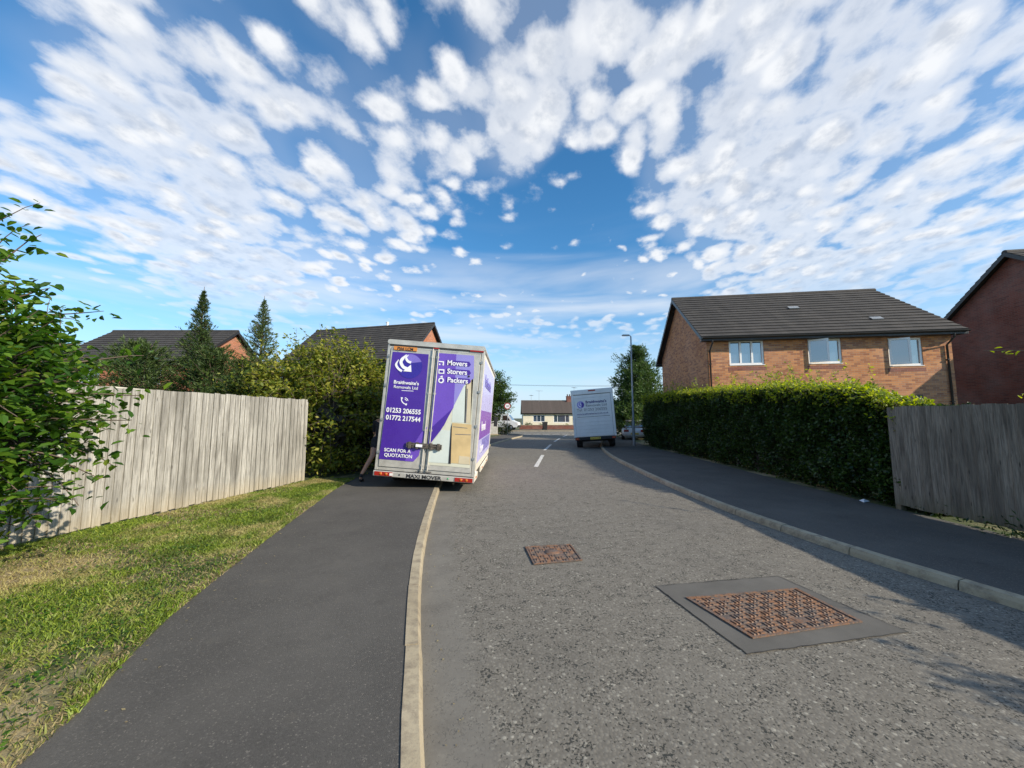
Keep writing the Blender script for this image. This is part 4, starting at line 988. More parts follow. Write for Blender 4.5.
def purple_truck():
    th = R(4.5)
    t = thing('box_truck', 'tall purple removals truck parked half on the left footway seen from behind', 'truck', (-1.916,8.1,0.02), rot=(0,th,0))
    W = 1.08; zb, zt = 0.42, 3.22; Lb = 5.2
    b = MB(); b.rbox(-W+0.03,0.03,zb,W-0.03,Lb,zt-0.03,0.03,'y'); b.build('box_body', M['cream'], t)
    # roof cap and frame
    m = MB(); m.rbox(-W-0.005,-0.03,zt-0.075,W+0.005,Lb+0.02,zt+0.03,0.045,'y'); m.build('roof_cap', M['alu'], t)
    m = MB(); 
    m.rbox(-W,-0.012,zb-0.02,-W+0.075,0.06,zt-0.078,0.012,'z'); m.rbox(W-0.075,-0.012,zb-0.02,W,0.06,zt-0.078,0.012,'z')
    m.box(-W+0.076,-0.010,zt-0.15,W-0.076,0.05,zt-0.078); m.box(-W+0.076,-0.010,zb-0.02,W-0.076,0.05,zb+0.05); m.build('rear_frame', M['alu'], t)
    # dark drip line under the cap
    m = MB(); m.box(-W+0.05,-0.02,zt-0.112,W-0.03,-0.0125,zt-0.082); m.build('door_seal', M['seal'], t)
    # two doors
    for s, x0, x1 in ((-1,-W+0.085,-0.012),(1,0.012,W-0.085)):
        m = MB(); m.rbox(x0,-0.030,zb+0.06,x1,0.02,zt-0.158,0.008,'z'); d = m.build('rear_door', M['alu'], t)
        m = MB()
        for z in (0.75,1.45,2.2,2.85):
            xx = x0-0.055 if s < 0 else x1+0.005
            m.rbox(xx,-0.048,z,xx+0.05,-0.0305,z+0.06,0.008,'x'); 
        m.build('hinges', M['steel'], d)
        m = MB(); xr = x1-0.05 if s < 0 else x0+0.05
        m.tube([(xr,-0.052,zb+0.03),(xr,-0.052,zt-0.12)], 0.014, 8)
        for z in (0.55,1.3,2.1,2.9): m.box(xr-0.03,-0.055,z,xr+0.03,-0.031,z+0.04)
        m.build('lock_rod', M['alu'], d)
        if s < 0:
            decal([(160,102),(335,118),(300,560),(288,610),(262,637),(100,622)], 0, M['purple'], d)
            decal([(330,470),(300,560),(288,610),(262,637),(222,634),(262,560),(300,500)], 1, M['purple2'], d)
            # globe with three curved arrows
            decal(circ(244,176,60), 2, M['globe'], d, 'emblem_disc'); decal(circ(244,176,60,20,20,115)+[(252,160)], 3, M['globehi'], d, 'emblem_shine')
            def arc(cx,cy,r0,r1,a0,a1,n=14):
                o = [(cx+r0*math.cos(R(a0+(a1-a0)*k/n)), cy-r0*math.sin(R(a0+(a1-a0)*k/n))) for k in range(n+1)]
                i = [(cx+(r1+(0 if k else 0))*math.cos(R(a0+(a1-a0)*k/n)), cy-r1*math.sin(R(a0+(a1-a0)*k/n))) for k in range(n,-1,-1)]
                return o+i
            def sweep(pts, w):
                L=[];Rr=[]
                P=[Vector(p) for p in pts]
                for i,p in enumerate(P):
                    tt=(P[min(i+1,len(P)-1)]-P[max(i-1,0)]).normalized(); nn=Vector((tt.y,-tt.x)); ww=w[i]
                    L.append(tuple(p+nn*ww)); Rr.append(tuple(p-nn*ww))
                return L+Rr[::-1]
            decal(sweep([tuple(p) for p in crom([(228,118),(202,150),(212,178),(236,190)],3)], None or [2+5.5*min(1,i/8) for i in range(len(crom([(228,118),(202,150),(212,178),(236,190)],3)))]), 4, M['ink'], d, 'emblem_arrow')
            decal([(250,168),(252,204),(212,200)], 5, M['ink'], d, 'emblem_arrow')
            pth = crom([(190,142),(178,166),(188,186),(206,200)],3)
            decal(sweep(pth,[1.5+4*min(1,i/8) for i in range(len(pth))]), 4, M['ink'], d, 'emblem_arrow')
            pth = crom([(238,120),(226,132),(234,150),(250,158)],3)
            decal(sweep(pth,[1.5+4.5*min(1,i/8) for i in range(len(pth))]), 4, M['ink'], d, 'emblem_arrow')
            def tx(s_, cx, cy, size, bold, mat=M['ink'], al='LEFT', sx=1.0, rot=0):
                u, w = door_uv(cx, cy); return text(s_, size, mat, d, (u,-0.0445,w), (R(90),0,0), bold, al, sx=sx)
            tx("Braithwaite's", 166, 259, 0.105, 0.02, sx=1.02); tx("Removals Ltd", 166, 281, 0.092, 0.006, sx=1.06)
            decal([(205,293),(262,297),(262,299.5),(205,295.5)], 1, M['ink'], d, 'printed_rule')
            tx("01253 206555", 132, 397, 0.142, 0.026, sx=0.92); tx("01772 217544", 130, 433, 0.142, 0.026, sx=0.92)
            tx("SCAN FOR A", 124, 585, 0.10, 0.022, sx=1.0); tx("QUOTATION", 124, 609, 0.10, 0.022, sx=1.0)
            # telephone handset symbol
            pth = crom([(207,328),(205,342),(214,356),(230,364)],3); decal(sweep(pth,[5 if (i<2 or i>len(pth)-3) else 2.4 for i in range(len(pth))]), 1, M['ink'], d, 'telephone_symbol')
            for rr in (9,16):
                decal(arc(218,347,rr,rr+3.2,5,80), 1, M['ink'], d, 'telephone_symbol')
        else:
            decal([(376,112),(556,128),(530,672),(326,652)], 0, M['cardp'], d)
            decal([(512,280),(553,200),(556,128),(545,127),(535,460),(505,456)], 1, M['cardb'], d)
            decal([(452,360),(505,270),(518,272),(508,456),(446,450)], 1, M['cardw'], d)
            decal([(448,455),(540,464),(530,655),(432,645)], 2, M['card'], d); decal([(452,472),(520,480),(520,483),(452,475)], 3, M['inkg'], d)
            decal([(462,508),(536,512),(535,515),(462,511)], 3, M['inkg'], d)
            decal([(395,487),(440,492),(428,648),(330,640),(345,560)], 2, M['cardw'], d); decal([(480,612),(530,618),(528,654),(476,650)], 3, M['cardb'], d)
            decal([(440,492),(447,455),(440,650),(429,648)], 4, M['inkk'], d, 'printed_gap')
            decal([(520,290),(524,290),(514,455),(509,455)], 3, M['inkg'], d, 'printed_gap')
            decal([(378,112),(556,128),(553,240),(505,275),(450,385),(400,480),(340,558),(331,575)], 5, M['lilac'], d)
            decal([(378,112),(470,120),(455,380),(395,487),(340,558),(331,575)], 6, M['purple2'], d)
            decal([(345,480),(450,385),(410,465),(340,558),(332,572)], 7, M['purple'], d)
            for k, (s_, cy) in enumerate((("Movers",160),("Storers",202),("Packers",244))):
                P0 = [(420,cy-12),(532,cy-2),(540,cy+12),(532,cy+22),(420,cy+12)]
                decal(P0, 8, M['purple'], d, 'word_band')
                u, w = door_uv(424, cy+12); text(s_, 0.155, M['ink'], d, (u,-0.0575,w), (R(90),0,0), 0.022, sx=0.95)
                u, w = door_uv(399, cy+2)
                if k == 0:
                    decal([(384,cy-8),(410,cy-6),(410,cy+8),(404,cy+8),(404,cy-1),(384,cy-3)], 9, M['ink'], d, 'van_symbol'); decal(circ(389,cy+9,4,12), 9, M['ink'], d, 'van_symbol'); decal(circ(406,cy+11,4,12), 9, M['ink'], d, 'van_symbol')
                elif k == 1:
                    decal([(384,cy-10),(412,cy-8),(411,cy+14),(383,cy+12)], 9, M['ink'], d, 'box_symbol'); decal([(389,cy-4),(407,cy-2),(406,cy+9),(388,cy+7)], 10, M['purple'], d, 'box_symbol')
                else:
                    decal(circ(396,cy+4,14,20), 9, M['ink'], d, 'parcel_symbol'); decal(circ(396,cy+4,7.5,16), 10, M['purple'], d, 'parcel_symbol'); decal([(388,cy-14),(402,cy-20),(404,cy-10)], 9, M['ink'], d, 'parcel_symbol')
            m = MB(); m.lathe([(0.001,-0.062),(0.02,-0.062),(0.022,-0.04)], (door_uv(530,230)[0],0,door_uv(530,230)[1]), 'y', 12); m.build('door_stop', M['seal'], d)
    # lock bar across both doors
    m = MB(); zz = 0.98
    m.rbox(-0.43,-0.082,zz-0.055,0.33,-0.062,zz+0.055,0.01,'x'); m.tube([(-0.43,-0.07,zz),(0.33,-0.07,zz)],0.022,8)
    for x in (-0.36,-0.2,0.1,0.26): m.rbox(x-0.03,-0.10,zz-0.07,x+0.03,-0.058,zz+0.07,0.008,'z')
    m.build('locking_bar', M['rustbar'], t); m = MB(); m.rbox(-0.22,-0.112,zz-0.03,-0.08,-0.101,zz+0.03,0.006,'x'); m.build('lock_label', M['ink'], t)
    # orange marker plate with lettering, top left
    m = MB(); m.rbox(-0.93,-0.052,zt-0.205,-0.42,-0.036,zt-0.12,0.008,'x'); p = m.build('number_plate', M['plateo'], t)
    text('PJ66 LCM', 0.088, M['inkk'], p, (-0.675,-0.0545,zt-0.195), (R(90),0,0), 0.02, 'CENTER')
    # small markers at the top corners
    m = MB(); m.rbox(W-0.33,-0.036,zt-0.11,W-0.03,-0.0215,zt-0.078,0.006,'x'); m.build('marker_light', M['redlens'], t)
    m = MB(); m.rbox(-0.06,-0.036,zt-0.115,0.06,-0.0215,zt-0.085,0.006,'x'); m.build('marker_light', M['redlens'], t)
    # rear bumper / light bar
    m = MB(); m.rbox(-W,-0.05,0.27,W,0.03,0.385,0.015,'x'); bp = m.build('bumper', M['alu'], t)
    m = MB(); m.box(-W+0.06,-0.028,0.387,W-0.06,0.02,0.402); m.build('door_step', M['seal'], t)
    for s in (-1,1):
        m = MB(); m.rbox(s*0.86-0.19,-0.066,0.285,s*0.86+0.19,-0.0515,0.370,0.012,'x'); m.build('tail_light', M['redlens'], t)
        m = MB(); m.lathe([(0.001,-0.074),(0.028,-0.072),(0.032,-0.066)], (s*0.80,0,0.328), 'y', 12); m.lathe([(0.001,-0.074),(0.028,-0.072),(0.032,-0.066)], (s*0.92,0,0.328), 'y', 12); m.build('indicator_light', M['amber'], t)
    m = MB(); m.rbox(-0.725,-0.072,0.30,-0.655,-0.0665,0.355,0.005,'x'); m.build('reversing_light', M['clear'], t)
    for s in (-1,1): m = MB(); m.lathe([(0.001,-0.060),(0.016,-0.058),(0.018,-0.0505)], (s*0.52,0,0.33), 'y', 12); m.build('marker_stud', M['green'] if s > 0 else M['seal'], t)
    text('MAXI MOVER', 0.105, M['inkk'], bp, (0.0,-0.0525,0.288), (R(90),0,0), 0.03, 'CENTER', sx=1.2)
    text('LOW LOADER', 0.055, M['inkk'], bp, (-0.02,-0.0315,0.41-0.0), (R(90),0,0), 0.012, 'CENTER')
    # side panels: cream rear band then purple graphic
    for s in (1,-1):
        def sp(pts, lvl, mat, nm='side_graphic'):
            m = MB(); x0 = s*(W-0.03)+s*(0.002+0.0024*lvl); x1 = x0+s*0.0016; m.prism(pts, x0, x1, lambda a,b,d:(d,a,b)); m.build(nm, mat, t)
        sp([(0.55,0.62),(5.0,0.62),(5.0,3.05),(0.55,3.05)], 0, M['pale'])
        sp([(0.62,1.15),(4.9,1.15),(4.9,1.85),(0.62,1.85)], 1, M['violet']); sp([(1.6,0.75),(4.9,0.75),(4.9,1.12),(1.6,1.12)], 1, M['lilac'])
        for k, (w_, z) in enumerate((("Braithwaite's",2.45),("Removals",1.35),("Storage",0.80))):
            xx = s*(W-0.03)+s*0.0085; rot = (R(90),0,R(90)) if s > 0 else (R(90),0,R(-90))
            text(w_, 0.42 if k == 0 else 0.34, M['ink'] if k else M['purple2'], t, (xx, 1.0 if s > 0 else 4.4, z), rot, 0.02, sx=1.1)
        m = MB(); x0 = s*(W-0.03); 
        m.rbox(min(x0,x0+s*0.03),0.03,0.27,max(x0,x0+s*0.03),0.78,0.415,0.01,'y'); m.rbox(min(x0,x0+s*0.03),1.68,0.27,max(x0,x0+s*0.03),4.4,0.415,0.01,'y'); m.build('side_skirt', M['cream'], t)
        for y in (0.3,2.0,3.6): m = MB(); m.rbox(min(x0+s*0.0305,x0+s*0.045),y,0.33,max(x0+s*0.0305,x0+s*0.045),y+0.1,0.37,0.004,'y'); m.build('side_marker', M['amber'], t)
    # chassis, wheels, cab
    m = MB(); m.box(-0.95,0.06,0.30,0.95,0.75,0.418); m.box(-0.62,0.76,0.30,0.62,6.4,0.418); m.box(-0.66,1.68,0.30,0.66,4.6,0.415)
    m.box(-0.7,1.16,0.33,0.7,1.26,0.41); m.build('chassis', M['chassis'], t)
    for s in (-1,1):
        dz = 0.05 if s > 0 else -0.01
        wheel(t, s*0.90, 1.2, 0.33+dz, 0.33, 0.20, s); wheel(t, s*0.90, 5.35, 0.33+dz, 0.33, 0.20, s)
        m = MB(); m.box(min(s*0.79,s*1.03),0.80,0.418,max(s*0.79,s*1.03),1.66,0.47); m.build('wheel_arch', M['chassis'], t)
    m = MB(); m.prism([(5.24,0.45),(7.25,0.45),(7.35,0.9),(7.2,1.15),(6.55,1.35),(6.05,2.2),(5.24,2.28)], -0.95, 0.95, lambda a,b,d:(d,a,b)); cab = m.build('cab', M['white'], t)
    m = MB(); m.prism([(6.60,1.37),(6.10,2.12),(6.13,2.13),(6.63,1.38)], -0.85, 0.85, lambda a,b,d:(d,a,b)); m.build('windscreen', M['vglass'], cab)
    for s in (-1,1):
        m = MB(); m.prism([(5.55,1.40),(6.35,1.40),(5.98,2.05),(5.55,2.08)], s*0.952, s*0.958, lambda a,b,d:(d,a,b)); m.build('side_window', M['vglass'], cab)
        m = MB(); m.rbox(s*1.17-0.07,6.25,1.35,s*1.17+0.07,6.32,1.72,0.03,'z'); m.tube([(s*0.95,6.3,1.45),(s*1.12,6.29,1.5)],0.02,6); m.build('door_mirror', M['black'], cab)
    m = MB(); m.rbox(-0.95,7.25,0.32,0.95,7.42,0.62,0.05,'x'); m.build('front_bumper', M['chassis'], t)
purple_truck()

def white_van():
    t = thing('box_van', 'white box van with roller shutter parked half on the right kerb', 'van', (4.40,19.5,0.045), rot=(0,R(-4),R(-12)))
    W = 1.08; zb, zt = 0.60, 3.08; Lb = 4.1
    m = MB(); m.rbox(-W,0.02,zb,W,Lb,zt,0.05,'y'); m.rbox(-W+0.04,Lb,2.1,W-0.04,Lb+1.2,zt-0.01,0.12,'y'); m.build('box_body', M['white'], t)
    m = MB(); m.rbox(-W-0.006,-0.02,zb,-W+0.12,0.05,zt-0.25,0.02,'z'); m.rbox(W-0.12,-0.02,zb,W+0.006,0.05,zt-0.25,0.02,'z'); m.rbox(-W-0.012,-0.03,zt-0.248,W+0.012,0.06,zt+0.012,0.03,'x'); m.build('rear_frame', M['white'], t)
    m = MB(); n = 12; h = (zt-0.26-zb-0.03)/n
    for i in range(n): z = zb+0.03+i*h; m.rbox(-W+0.125,-0.004,z+0.004,W-0.125,0.018,z+h-0.004,0.006,'x',2)
    sh = m.build('roller_shutter', M['white'], t)
    m = MB(); m.box(-W+0.122,0.001,zb+0.02,-W+0.132,0.0195,zt-0.26); m.box(W-0.132,-0.0055,zb+0.02,W-0.122,0.0195,zt-0.26); m.box(-W+0.12,-0.008,zt-0.27,W-0.12,0.0195,zt-0.252); m.build('shutter_track', M['seal'], t)
    m = MB(); m.rbox(-0.17,-0.05,zt-0.10,0.20,-0.031,zt-0.03,0.012,'x'); m.build('high_brake_light', M['redlens'], t)
    def dsk(cx,cz,r,lvl,mat,nm,a0=0,a1=360):
        m = MB(); n = 32; P = [(cx+r*math.cos(R(a0+(a1-a0)*k/n)),cz+r*math.sin(R(a0+(a1-a0)*k/n))) for k in range(n)]; m.prism(P,-0.0062-lvl*0.002,-0.0076-lvl*0.002,lambda a,b,d:(a,d,b)); m.build(nm,mat,sh)
    dsk(-0.62,2.30,0.19,0,M['lilac'],'emblem_disc'); dsk(-0.57,2.29,0.14,1,M['globe'],'emblem_shine',-110,90)
    def sw(pts, w0, w1):
        P=[Vector(q) for q in crom(pts,0.03)]; L=[];Q=[]
        for i,p in enumerate(P):
            tt=(P[min(i+1,len(P)-1)]-P[max(i-1,0)]).normalized(); nn=Vector((tt.y,-tt.x)); w=w0+(w1-w0)*i/len(P); L.append(tuple(p+nn*w)); Q.append(tuple(p-nn*w))
        m = MB(); m.prism(L+Q[::-1],-0.0112,-0.0126,lambda a,b,d:(a,d,b)); m.build('emblem_arrow',M['ink'],sh)
    sw([(-0.66,2.46),(-0.74,2.34),(-0.68,2.22),(-0.58,2.18)],0.006,0.028); sw([(-0.60,2.44),(-0.63,2.34),(-0.57,2.27)],0.006,0.022)
    y = -0.0075
    text("Braithwaite's", 0.20, M['inkb'], sh, (-0.36,y,2.35), (R(90),0,0), 0.028, sx=1.05); text("Removals Ltd", 0.19, M['inkg'], sh, (-0.36,y,2.17), (R(90),0,0), 0.008, sx=1.05)
    text("Tel: 01253 206555", 0.20, M['inkg'], sh, (-0.84,y,1.95), (R(90),0,0), 0.006, sx=1.04); text("www.braithwaitesremovals.co.uk", 0.125, M['inkb'], sh, (-0.84,y,1.76), (R(90),0,0), 0.012, sx=0.96)
    m = MB(); m.box(-0.84,y-0.001,1.63,0.84,y+0.001,1.655); m.build('graphic_line', M['inkg'], sh)
    m = MB(); m.rbox(-1.04,-0.10,0.44,1.04,0.02,0.585,0.02,'x'); m.build('bumper', M['chassis'], t)
    for s in (-1,1):
        m = MB(); m.rbox(s*0.93-0.09,-0.118,0.465,s*0.93+0.09,-0.1015,0.57,0.012,'x'); m.build('tail_light', M['redlens'], t)
        m = MB(); m.rbox(s*0.93-0.035,-0.125,0.50,s*0.93+0.035,-0.1185,0.545,0.01,'x'); m.build('indicator_light', M['amber'], t)
    m = MB(); m.rbox(-0.26,-0.112,0.462,0.26,-0.1015,0.572,0.006,'x'); p = m.build('number_plate', M['plate'], t)
    text('PN19 XVB', 0.10, M['inkk'], p, (0,-0.1135,0.482), (R(90),0,0), 0.02, 'CENTER')
    m = MB(); m.box(-0.45,0.03,0.38,0.45,5.6,0.598); m.box(-0.95,0.06,0.5,0.95,0.2,0.598); m.box(-0.8,0.86,0.30,0.8,0.98,0.42); m.build('chassis', M['chassis'], t)
    for s in (-1,1):
        dz = 0.0 if s < 0 else 0.0
        wheel(t, s*0.86, 0.95, 0.335+dz, 0.34, 0.30, s); wheel(t, s*0.90, 4.9, 0.335+dz, 0.34, 0.20, s)
        m = MB(); m.box(min(s*0.70,s*1.03),0.40,0.40,max(s*0.70,s*1.03),0.415,0.59); m.build('mud_flap', M['tyre'], t)
    m = MB(); m.prism([(4.12,0.5),(6.1,0.5),(6.15,0.95),(5.95,1.2),(5.45,1.4),(5.0,2.1),(4.12,2.1)], -0.97, 0.97, lambda a,b,d:(d,a,b)); cab = m.build('cab', M['white'], t)
    m = MB(); m.prism([(5.49,1.40),(5.05,2.05),(5.08,2.06),(5.52,1.41)], -0.86, 0.86, lambda a,b,d:(d,a,b)); m.build('windscreen', M['vglass'], cab)
    for s in (-1,1):
        m = MB(); m.prism([(4.4,1.40),(5.25,1.40),(4.95,1.98),(4.4,2.0)], s*0.972, s*0.978, lambda a,b,d:(d,a,b)); m.build('side_window', M['vglass'], cab)
        m = MB(); m.rbox(s*1.22-0.1,5.05,1.35,s*1.22+0.1,5.13,1.75,0.03,'z'); m.tube([(s*0.96,5.1,1.45),(s*1.14,5.09,1.5)],0.02,6); m.build('door_mirror', M['white'], cab)
white_van()

def panel_van(loc, rz):
    t = thing('parked_van', 'white panel van beyond the junction next to the bungalow gable', 'van', loc, rz)
    m = MB(); side = [(-2.4,0.35),(2.35,0.35),(2.5,0.55),(2.45,0.95),(1.75,1.2),(1.15,2.0),(0.8,2.15),(-2.3,2.2),(-2.45,2.0)]
    m.prism(side, -0.92, 0.92, lambda a,b,d:(a,d,b)); m.build('body', M['white'], t)
    for s in (-1,1):
        m = MB(); m.prism([(0.45,1.22),(1.5,1.22),(1.05,1.85),(0.45,1.9)], s*0.922, s*0.93, lambda a,b,d:(a,d,b)); m.build('side_window', M['vglass'], t)
        m = MB(); m.prism([(-0.75,1.22),(0.15,1.22),(0.15,1.9),(-0.75,1.9)], s*0.922, s*0.93, lambda a,b,d:(a,d,b)); m.build('side_window', M['vglass'], t)
        for x in (-1.5,1.55):
            q = MB(); q.lathe([(0.2,-0.1),(0.31,-0.1),(0.33,-0.07),(0.33,0.07),(0.31,0.1),(0.2,0.1)], (0,0,0), 'y', 22); wl = q.build('wheel', M['tyre'], t, (x,s*0.85,0.33))
            q = MB(); q.lathe([(0.2,s*0.09),(0.12,s*0.05),(0.001,s*0.07)], (0,0,0), 'y', 16); q.build('rim', M['rim'], wl)
        m = MB(); m.prism([(2.10,0.72),(2.49,0.72),(2.47,0.93),(2.2,0.97)], s*0.70, s*0.925, lambda a,b,d:(a,d,b)); m.build('headlight', M['clear'], t)
    m = MB(); m.add([(1.72,-0.8,1.235),(1.72,0.8,1.235),(1.17,0.75,1.99),(1.17,-0.75,1.99)], [(0,1,2,3)]); m.v = [(a+0.012,b,c+0.008) for a,b,c in m.v]; m.build('windscreen', M['vglass'], t)
    m = MB(); m.rbox(2.40,-0.9,0.33,2.56,0.9,0.62,0.04,'y'); m.build('bumper', M['chassis'], t)
panel_van((-1.5,49.6,0.05), R(-12))

def parked_car(loc, rz):
    t = thing('parked_car', 'pale parked car half hidden between the white box van and the hedge', 'car', loc, rz)
    # body lofted from cross sections along y (length), x width
    secs = [(-2.05,0.40,0.62,0.70),(-1.95,0.28,0.88,0.80),(-1.3,0.24,0.95,0.86),(0.6,0.24,0.95,0.87),(1.6,0.26,0.84,0.83),(2.05,0.34,0.66,0.72)]
    def loft(secs, name, mat, parent, top=1.0):
        m = MB(); vs = []; n = 12
        for y,z0,z1,hw in secs:
            for k in range(n):
                a = 2*math.pi*(k+0.5)/n; ca, sa = math.cos(a), math.sin(a); e = 0.45
                vs.append((hw*math.copysign(abs(ca)**e,ca), y, (z0+z1)/2+(z1-z0)/2*math.copysign(abs(sa)**e,sa)))
        fs = [(i*n+k,(i+1)*n+k,(i+1)*n+(k+1)%n,i*n+(k+1)%n) for i in range(len(secs)-1) for k in range(n)]
        fs += [tuple(range(n)), tuple(range(len(vs)-1,len(vs)-n-1,-1))]
        m.add(vs, fs, True); return m.build(name, mat, parent)
    body = loft(secs, 'body', M['white'], t)
    loft([(-1.75,0.85,1.0,0.66),(-1.25,0.85,1.36,0.62),(0.1,0.85,1.40,0.63),(1.0,0.85,0.98,0.70)], 'cabin_glass', M['vglass'], t)
    m = MB(); m.rbox(-0.56,-1.2,1.385,0.56,0.05,1.43,0.02,'y'); m.build('roof', M['white'], t)
    for s in (-1,1):
        wheel(t, s*0.76, -1.25, 0.3, 0.31, 0.2, s); wheel(t, s*0.76, 1.3, 0.3, 0.31, 0.2, s)
        m = MB(); m.rbox(s*0.55-0.16,-2.07,0.62,s*0.55+0.16,-1.93,0.78,0.03,'x'); m.build('tail_light', M['redlens'], t)
    m = MB(); m.rbox(-0.26,-2.075,0.45,0.26,-2.05,0.56,0.005,'x'); m.build('number_plate', M['plate'], t)
parked_car((9.0,27.6,0.02), R(-16))

# ------------------------------------------------------------------ person beside the truck
def person():
    t = thing('person', 'person in black top and shorts stepping along the left side of the purple truck', 'person', (-3.35,9.35,KZ), 0)
    # x right, y forward (walking away from the camera)
    V = {}; verts = []; rad = []; edges = []
    def v(n, p, r): V[n] = len(verts); verts.append(p); rad.append(r)
    def e(a,b): edges.append((V[a],V[b]))
    v('pel',(0.0,0.05,0.93),0.150); v('wst',(0.02,0.09,1.08),0.130); v('chs',(0.04,0.15,1.30),0.150); v('sho',(0.05,0.19,1.43),0.115); v('nek',(0.055,0.21,1.50),0.056); v('hd0',(0.06,0.235,1.57),0.062)
    v('hd1',(0.062,0.25,1.64),0.088); v('hd2',(0.062,0.25,1.72),0.082); v('hd3',(0.062,0.245,1.775),0.045)
    for a,b in (('pel','wst'),('wst','chs'),('chs','sho'),('sho','nek'),('nek','hd0'),('hd0','hd1'),('hd1','hd2'),('hd2','hd3')): e(a,b)
    # left (trailing) leg, visible; right leg forward
    v('hl',(-0.09,0.03,0.86),0.10); v('kl',(-0.06,-0.20,0.58),0.062); v('cl',(-0.12,-0.30,0.42),0.060); v('al',(-0.22,-0.45,0.16),0.036); v('fl',(-0.235,-0.42,0.06),0.034); v('tl',(-0.24,-0.26,0.035),0.030)
    v('hr',(0.10,0.07,0.86),0.10); v('kr',(0.06,0.32,0.52),0.062); v('cr',(0.04,0.33,0.38),0.058); v('ar',(0.02,0.30,0.10),0.036); v('fr',(0.02,0.32,0.045),0.034); v('tr',(0.02,0.46,0.035),0.030)
    for a,b in (('pel','hl'),('hl','kl'),('kl','cl'),('cl','al'),('al','fl'),('fl','tl'),('pel','hr'),('hr','kr'),('kr','cr'),('cr','ar'),('ar','fr'),('fr','tr')): e(a,b)
    arms = {'l':[(-0.15,0.18,1.40),(-0.19,0.24,1.13),(-0.12,0.46,1.03),(-0.10,0.52,1.02)],'r':[(0.20,0.20,1.40),(0.21,0.30,1.14),(0.16,0.52,1.12),(0.15,0.58,1.12)]}
    for s,pp in arms.items():
        for i,(p,r) in enumerate(zip(pp,(0.062,0.046,0.030,0.026))): v(s+'a%d'%i,p,r)
        e('sho',s+'a0'); e(s+'a0',s+'a1'); e(s+'a1',s+'a2'); e(s+'a2',s+'a3')
        # hand: palm, four fingers, thumb
        w = Vector(pp[3]); d = (Vector(pp[3])-Vector(pp[2])).normalized(); side = Vector((1,0,0)); dn = Vector((0,0,-1))
        pm = w+d*0.055; v(s+'p',tuple(pm),0.027); e(s+'a3',s+'p')
        for k,(o,l) in enumerate(((-0.03,0.065),(-0.010,0.078),(0.010,0.074),(0.03,0.058))):
            b = pm+side*o+d*0.03; v(s+'f%da'%k,tuple(b),0.010); v(s+'f%db'%k,tuple(b+d*l*0.5+dn*0.008),0.009); v(s+'f%dc'%k,tuple(b+d*l*0.8+dn*0.035),0.008)
            e(s+'p',s+'f%da'%k); e(s+'f%da'%k,s+'f%db'%k); e(s+'f%db'%k,s+'f%dc'%k)
        sg = 1 if s == 'l' else -1
        b = w+side*sg*0.03+d*0.02; v(s+'t0',tuple(b),0.011); v(s+'t1',tuple(b+side*sg*0.02+d*0.04+dn*0.01),0.009); e(s+'p',s+'t0'); e(s+'t0',s+'t1')
    def grow(verts, edges, rad, name, mat, root=0, sub=2):
        me = bpy.data.meshes.new(name); me.from_pydata(verts, edges, []); o = bpy.data.objects.new('tmp', me); COL.objects.link(o)
        md = o.modifiers.new('s','SKIN'); md.use_smooth_shade = True
        for i, r in enumerate(rad): me.skin_vertices[0].data[i].radius = (r, r)
        me.skin_vertices[0].data[root].use_root = True
        m2 = o.modifiers.new('u','SUBSURF'); m2.levels = sub; m2.render_levels = sub
        dg = bpy.context.evaluated_depsgraph_get(); r = bpy.data.meshes.new_from_object(o.evaluated_get(dg)); bpy.data.objects.remove(o)
        r.materials.clear(); r.materials.append(mat); return link(name, r, t)
    grow(verts, edges, rad, 'body', M['skin'])
    def sub(names, extra, name, mat, root=0):
        vv = [verts[V[n]] for n in names[0]]; ix = {n:i for i,n in enumerate(names[0])}
        grow(vv, [(ix[a],ix[b]) for a,b in names[1]], [rad[V[n]]+extra for n in names[0]], name, mat, root, 1)
    sub((['wst','chs','sho','la0','la1','ra0','ra1','pel'],[('wst','chs'),('chs','sho'),('sho','la0'),('la0','la1'),('sho','ra0'),('ra0','ra1'),('wst','pel')]), 0.020, 'top', M['cloth'])
    # shorts
    S = [verts[V['pel']],verts[V['hl']],(-0.075,-0.10,0.68),verts[V['hr']],(0.08,0.20,0.68),verts[V['wst']]]
    grow(S, [(0,1),(1,2),(0,3),(3,4),(0,5)], [0.172,0.125,0.108,0.125,0.108,0.14], 'shorts', M['cloth'], 0, 1)
    for a,b,c in (('al','fl','tl'),('ar','fr','tr')):
        A,B,C_ = (Vector(verts[V[q]]) for q in (a,b,c)); grow([tuple(B+(A-B)*0.15),tuple(B+Vector((0,-0.03,-0.01))),tuple(C_)], [(0,1),(1,2)], [0.045,0.048,0.042], 'shoe', M['shoe'], 0, 1)
        K = Vector(verts[V['cl' if a == 'al' else 'cr']]); grow([tuple(B+(A-B)*0.3),tuple(A),tuple(A+(K-A)*0.22)], [(0,1),(1,2)], [0.042,0.042,0.047], 'sock', M['sock'], 0, 1)
    grow([(0.062,0.215,1.66),(0.062,0.235,1.74),(0.062,0.24,1.80)], [(0,1),(1,2)], [0.078,0.094,0.05], 'hair', M['hair'], 1, 2)
    # face (looks along the truck, away from the camera)
    m = MB(); m.tube([(0.062,0.335,1.66),(0.062,0.362,1.635),(0.062,0.335,1.625)],[0.006,0.014,0.010],6); m.build('nose', M['skin'], t)
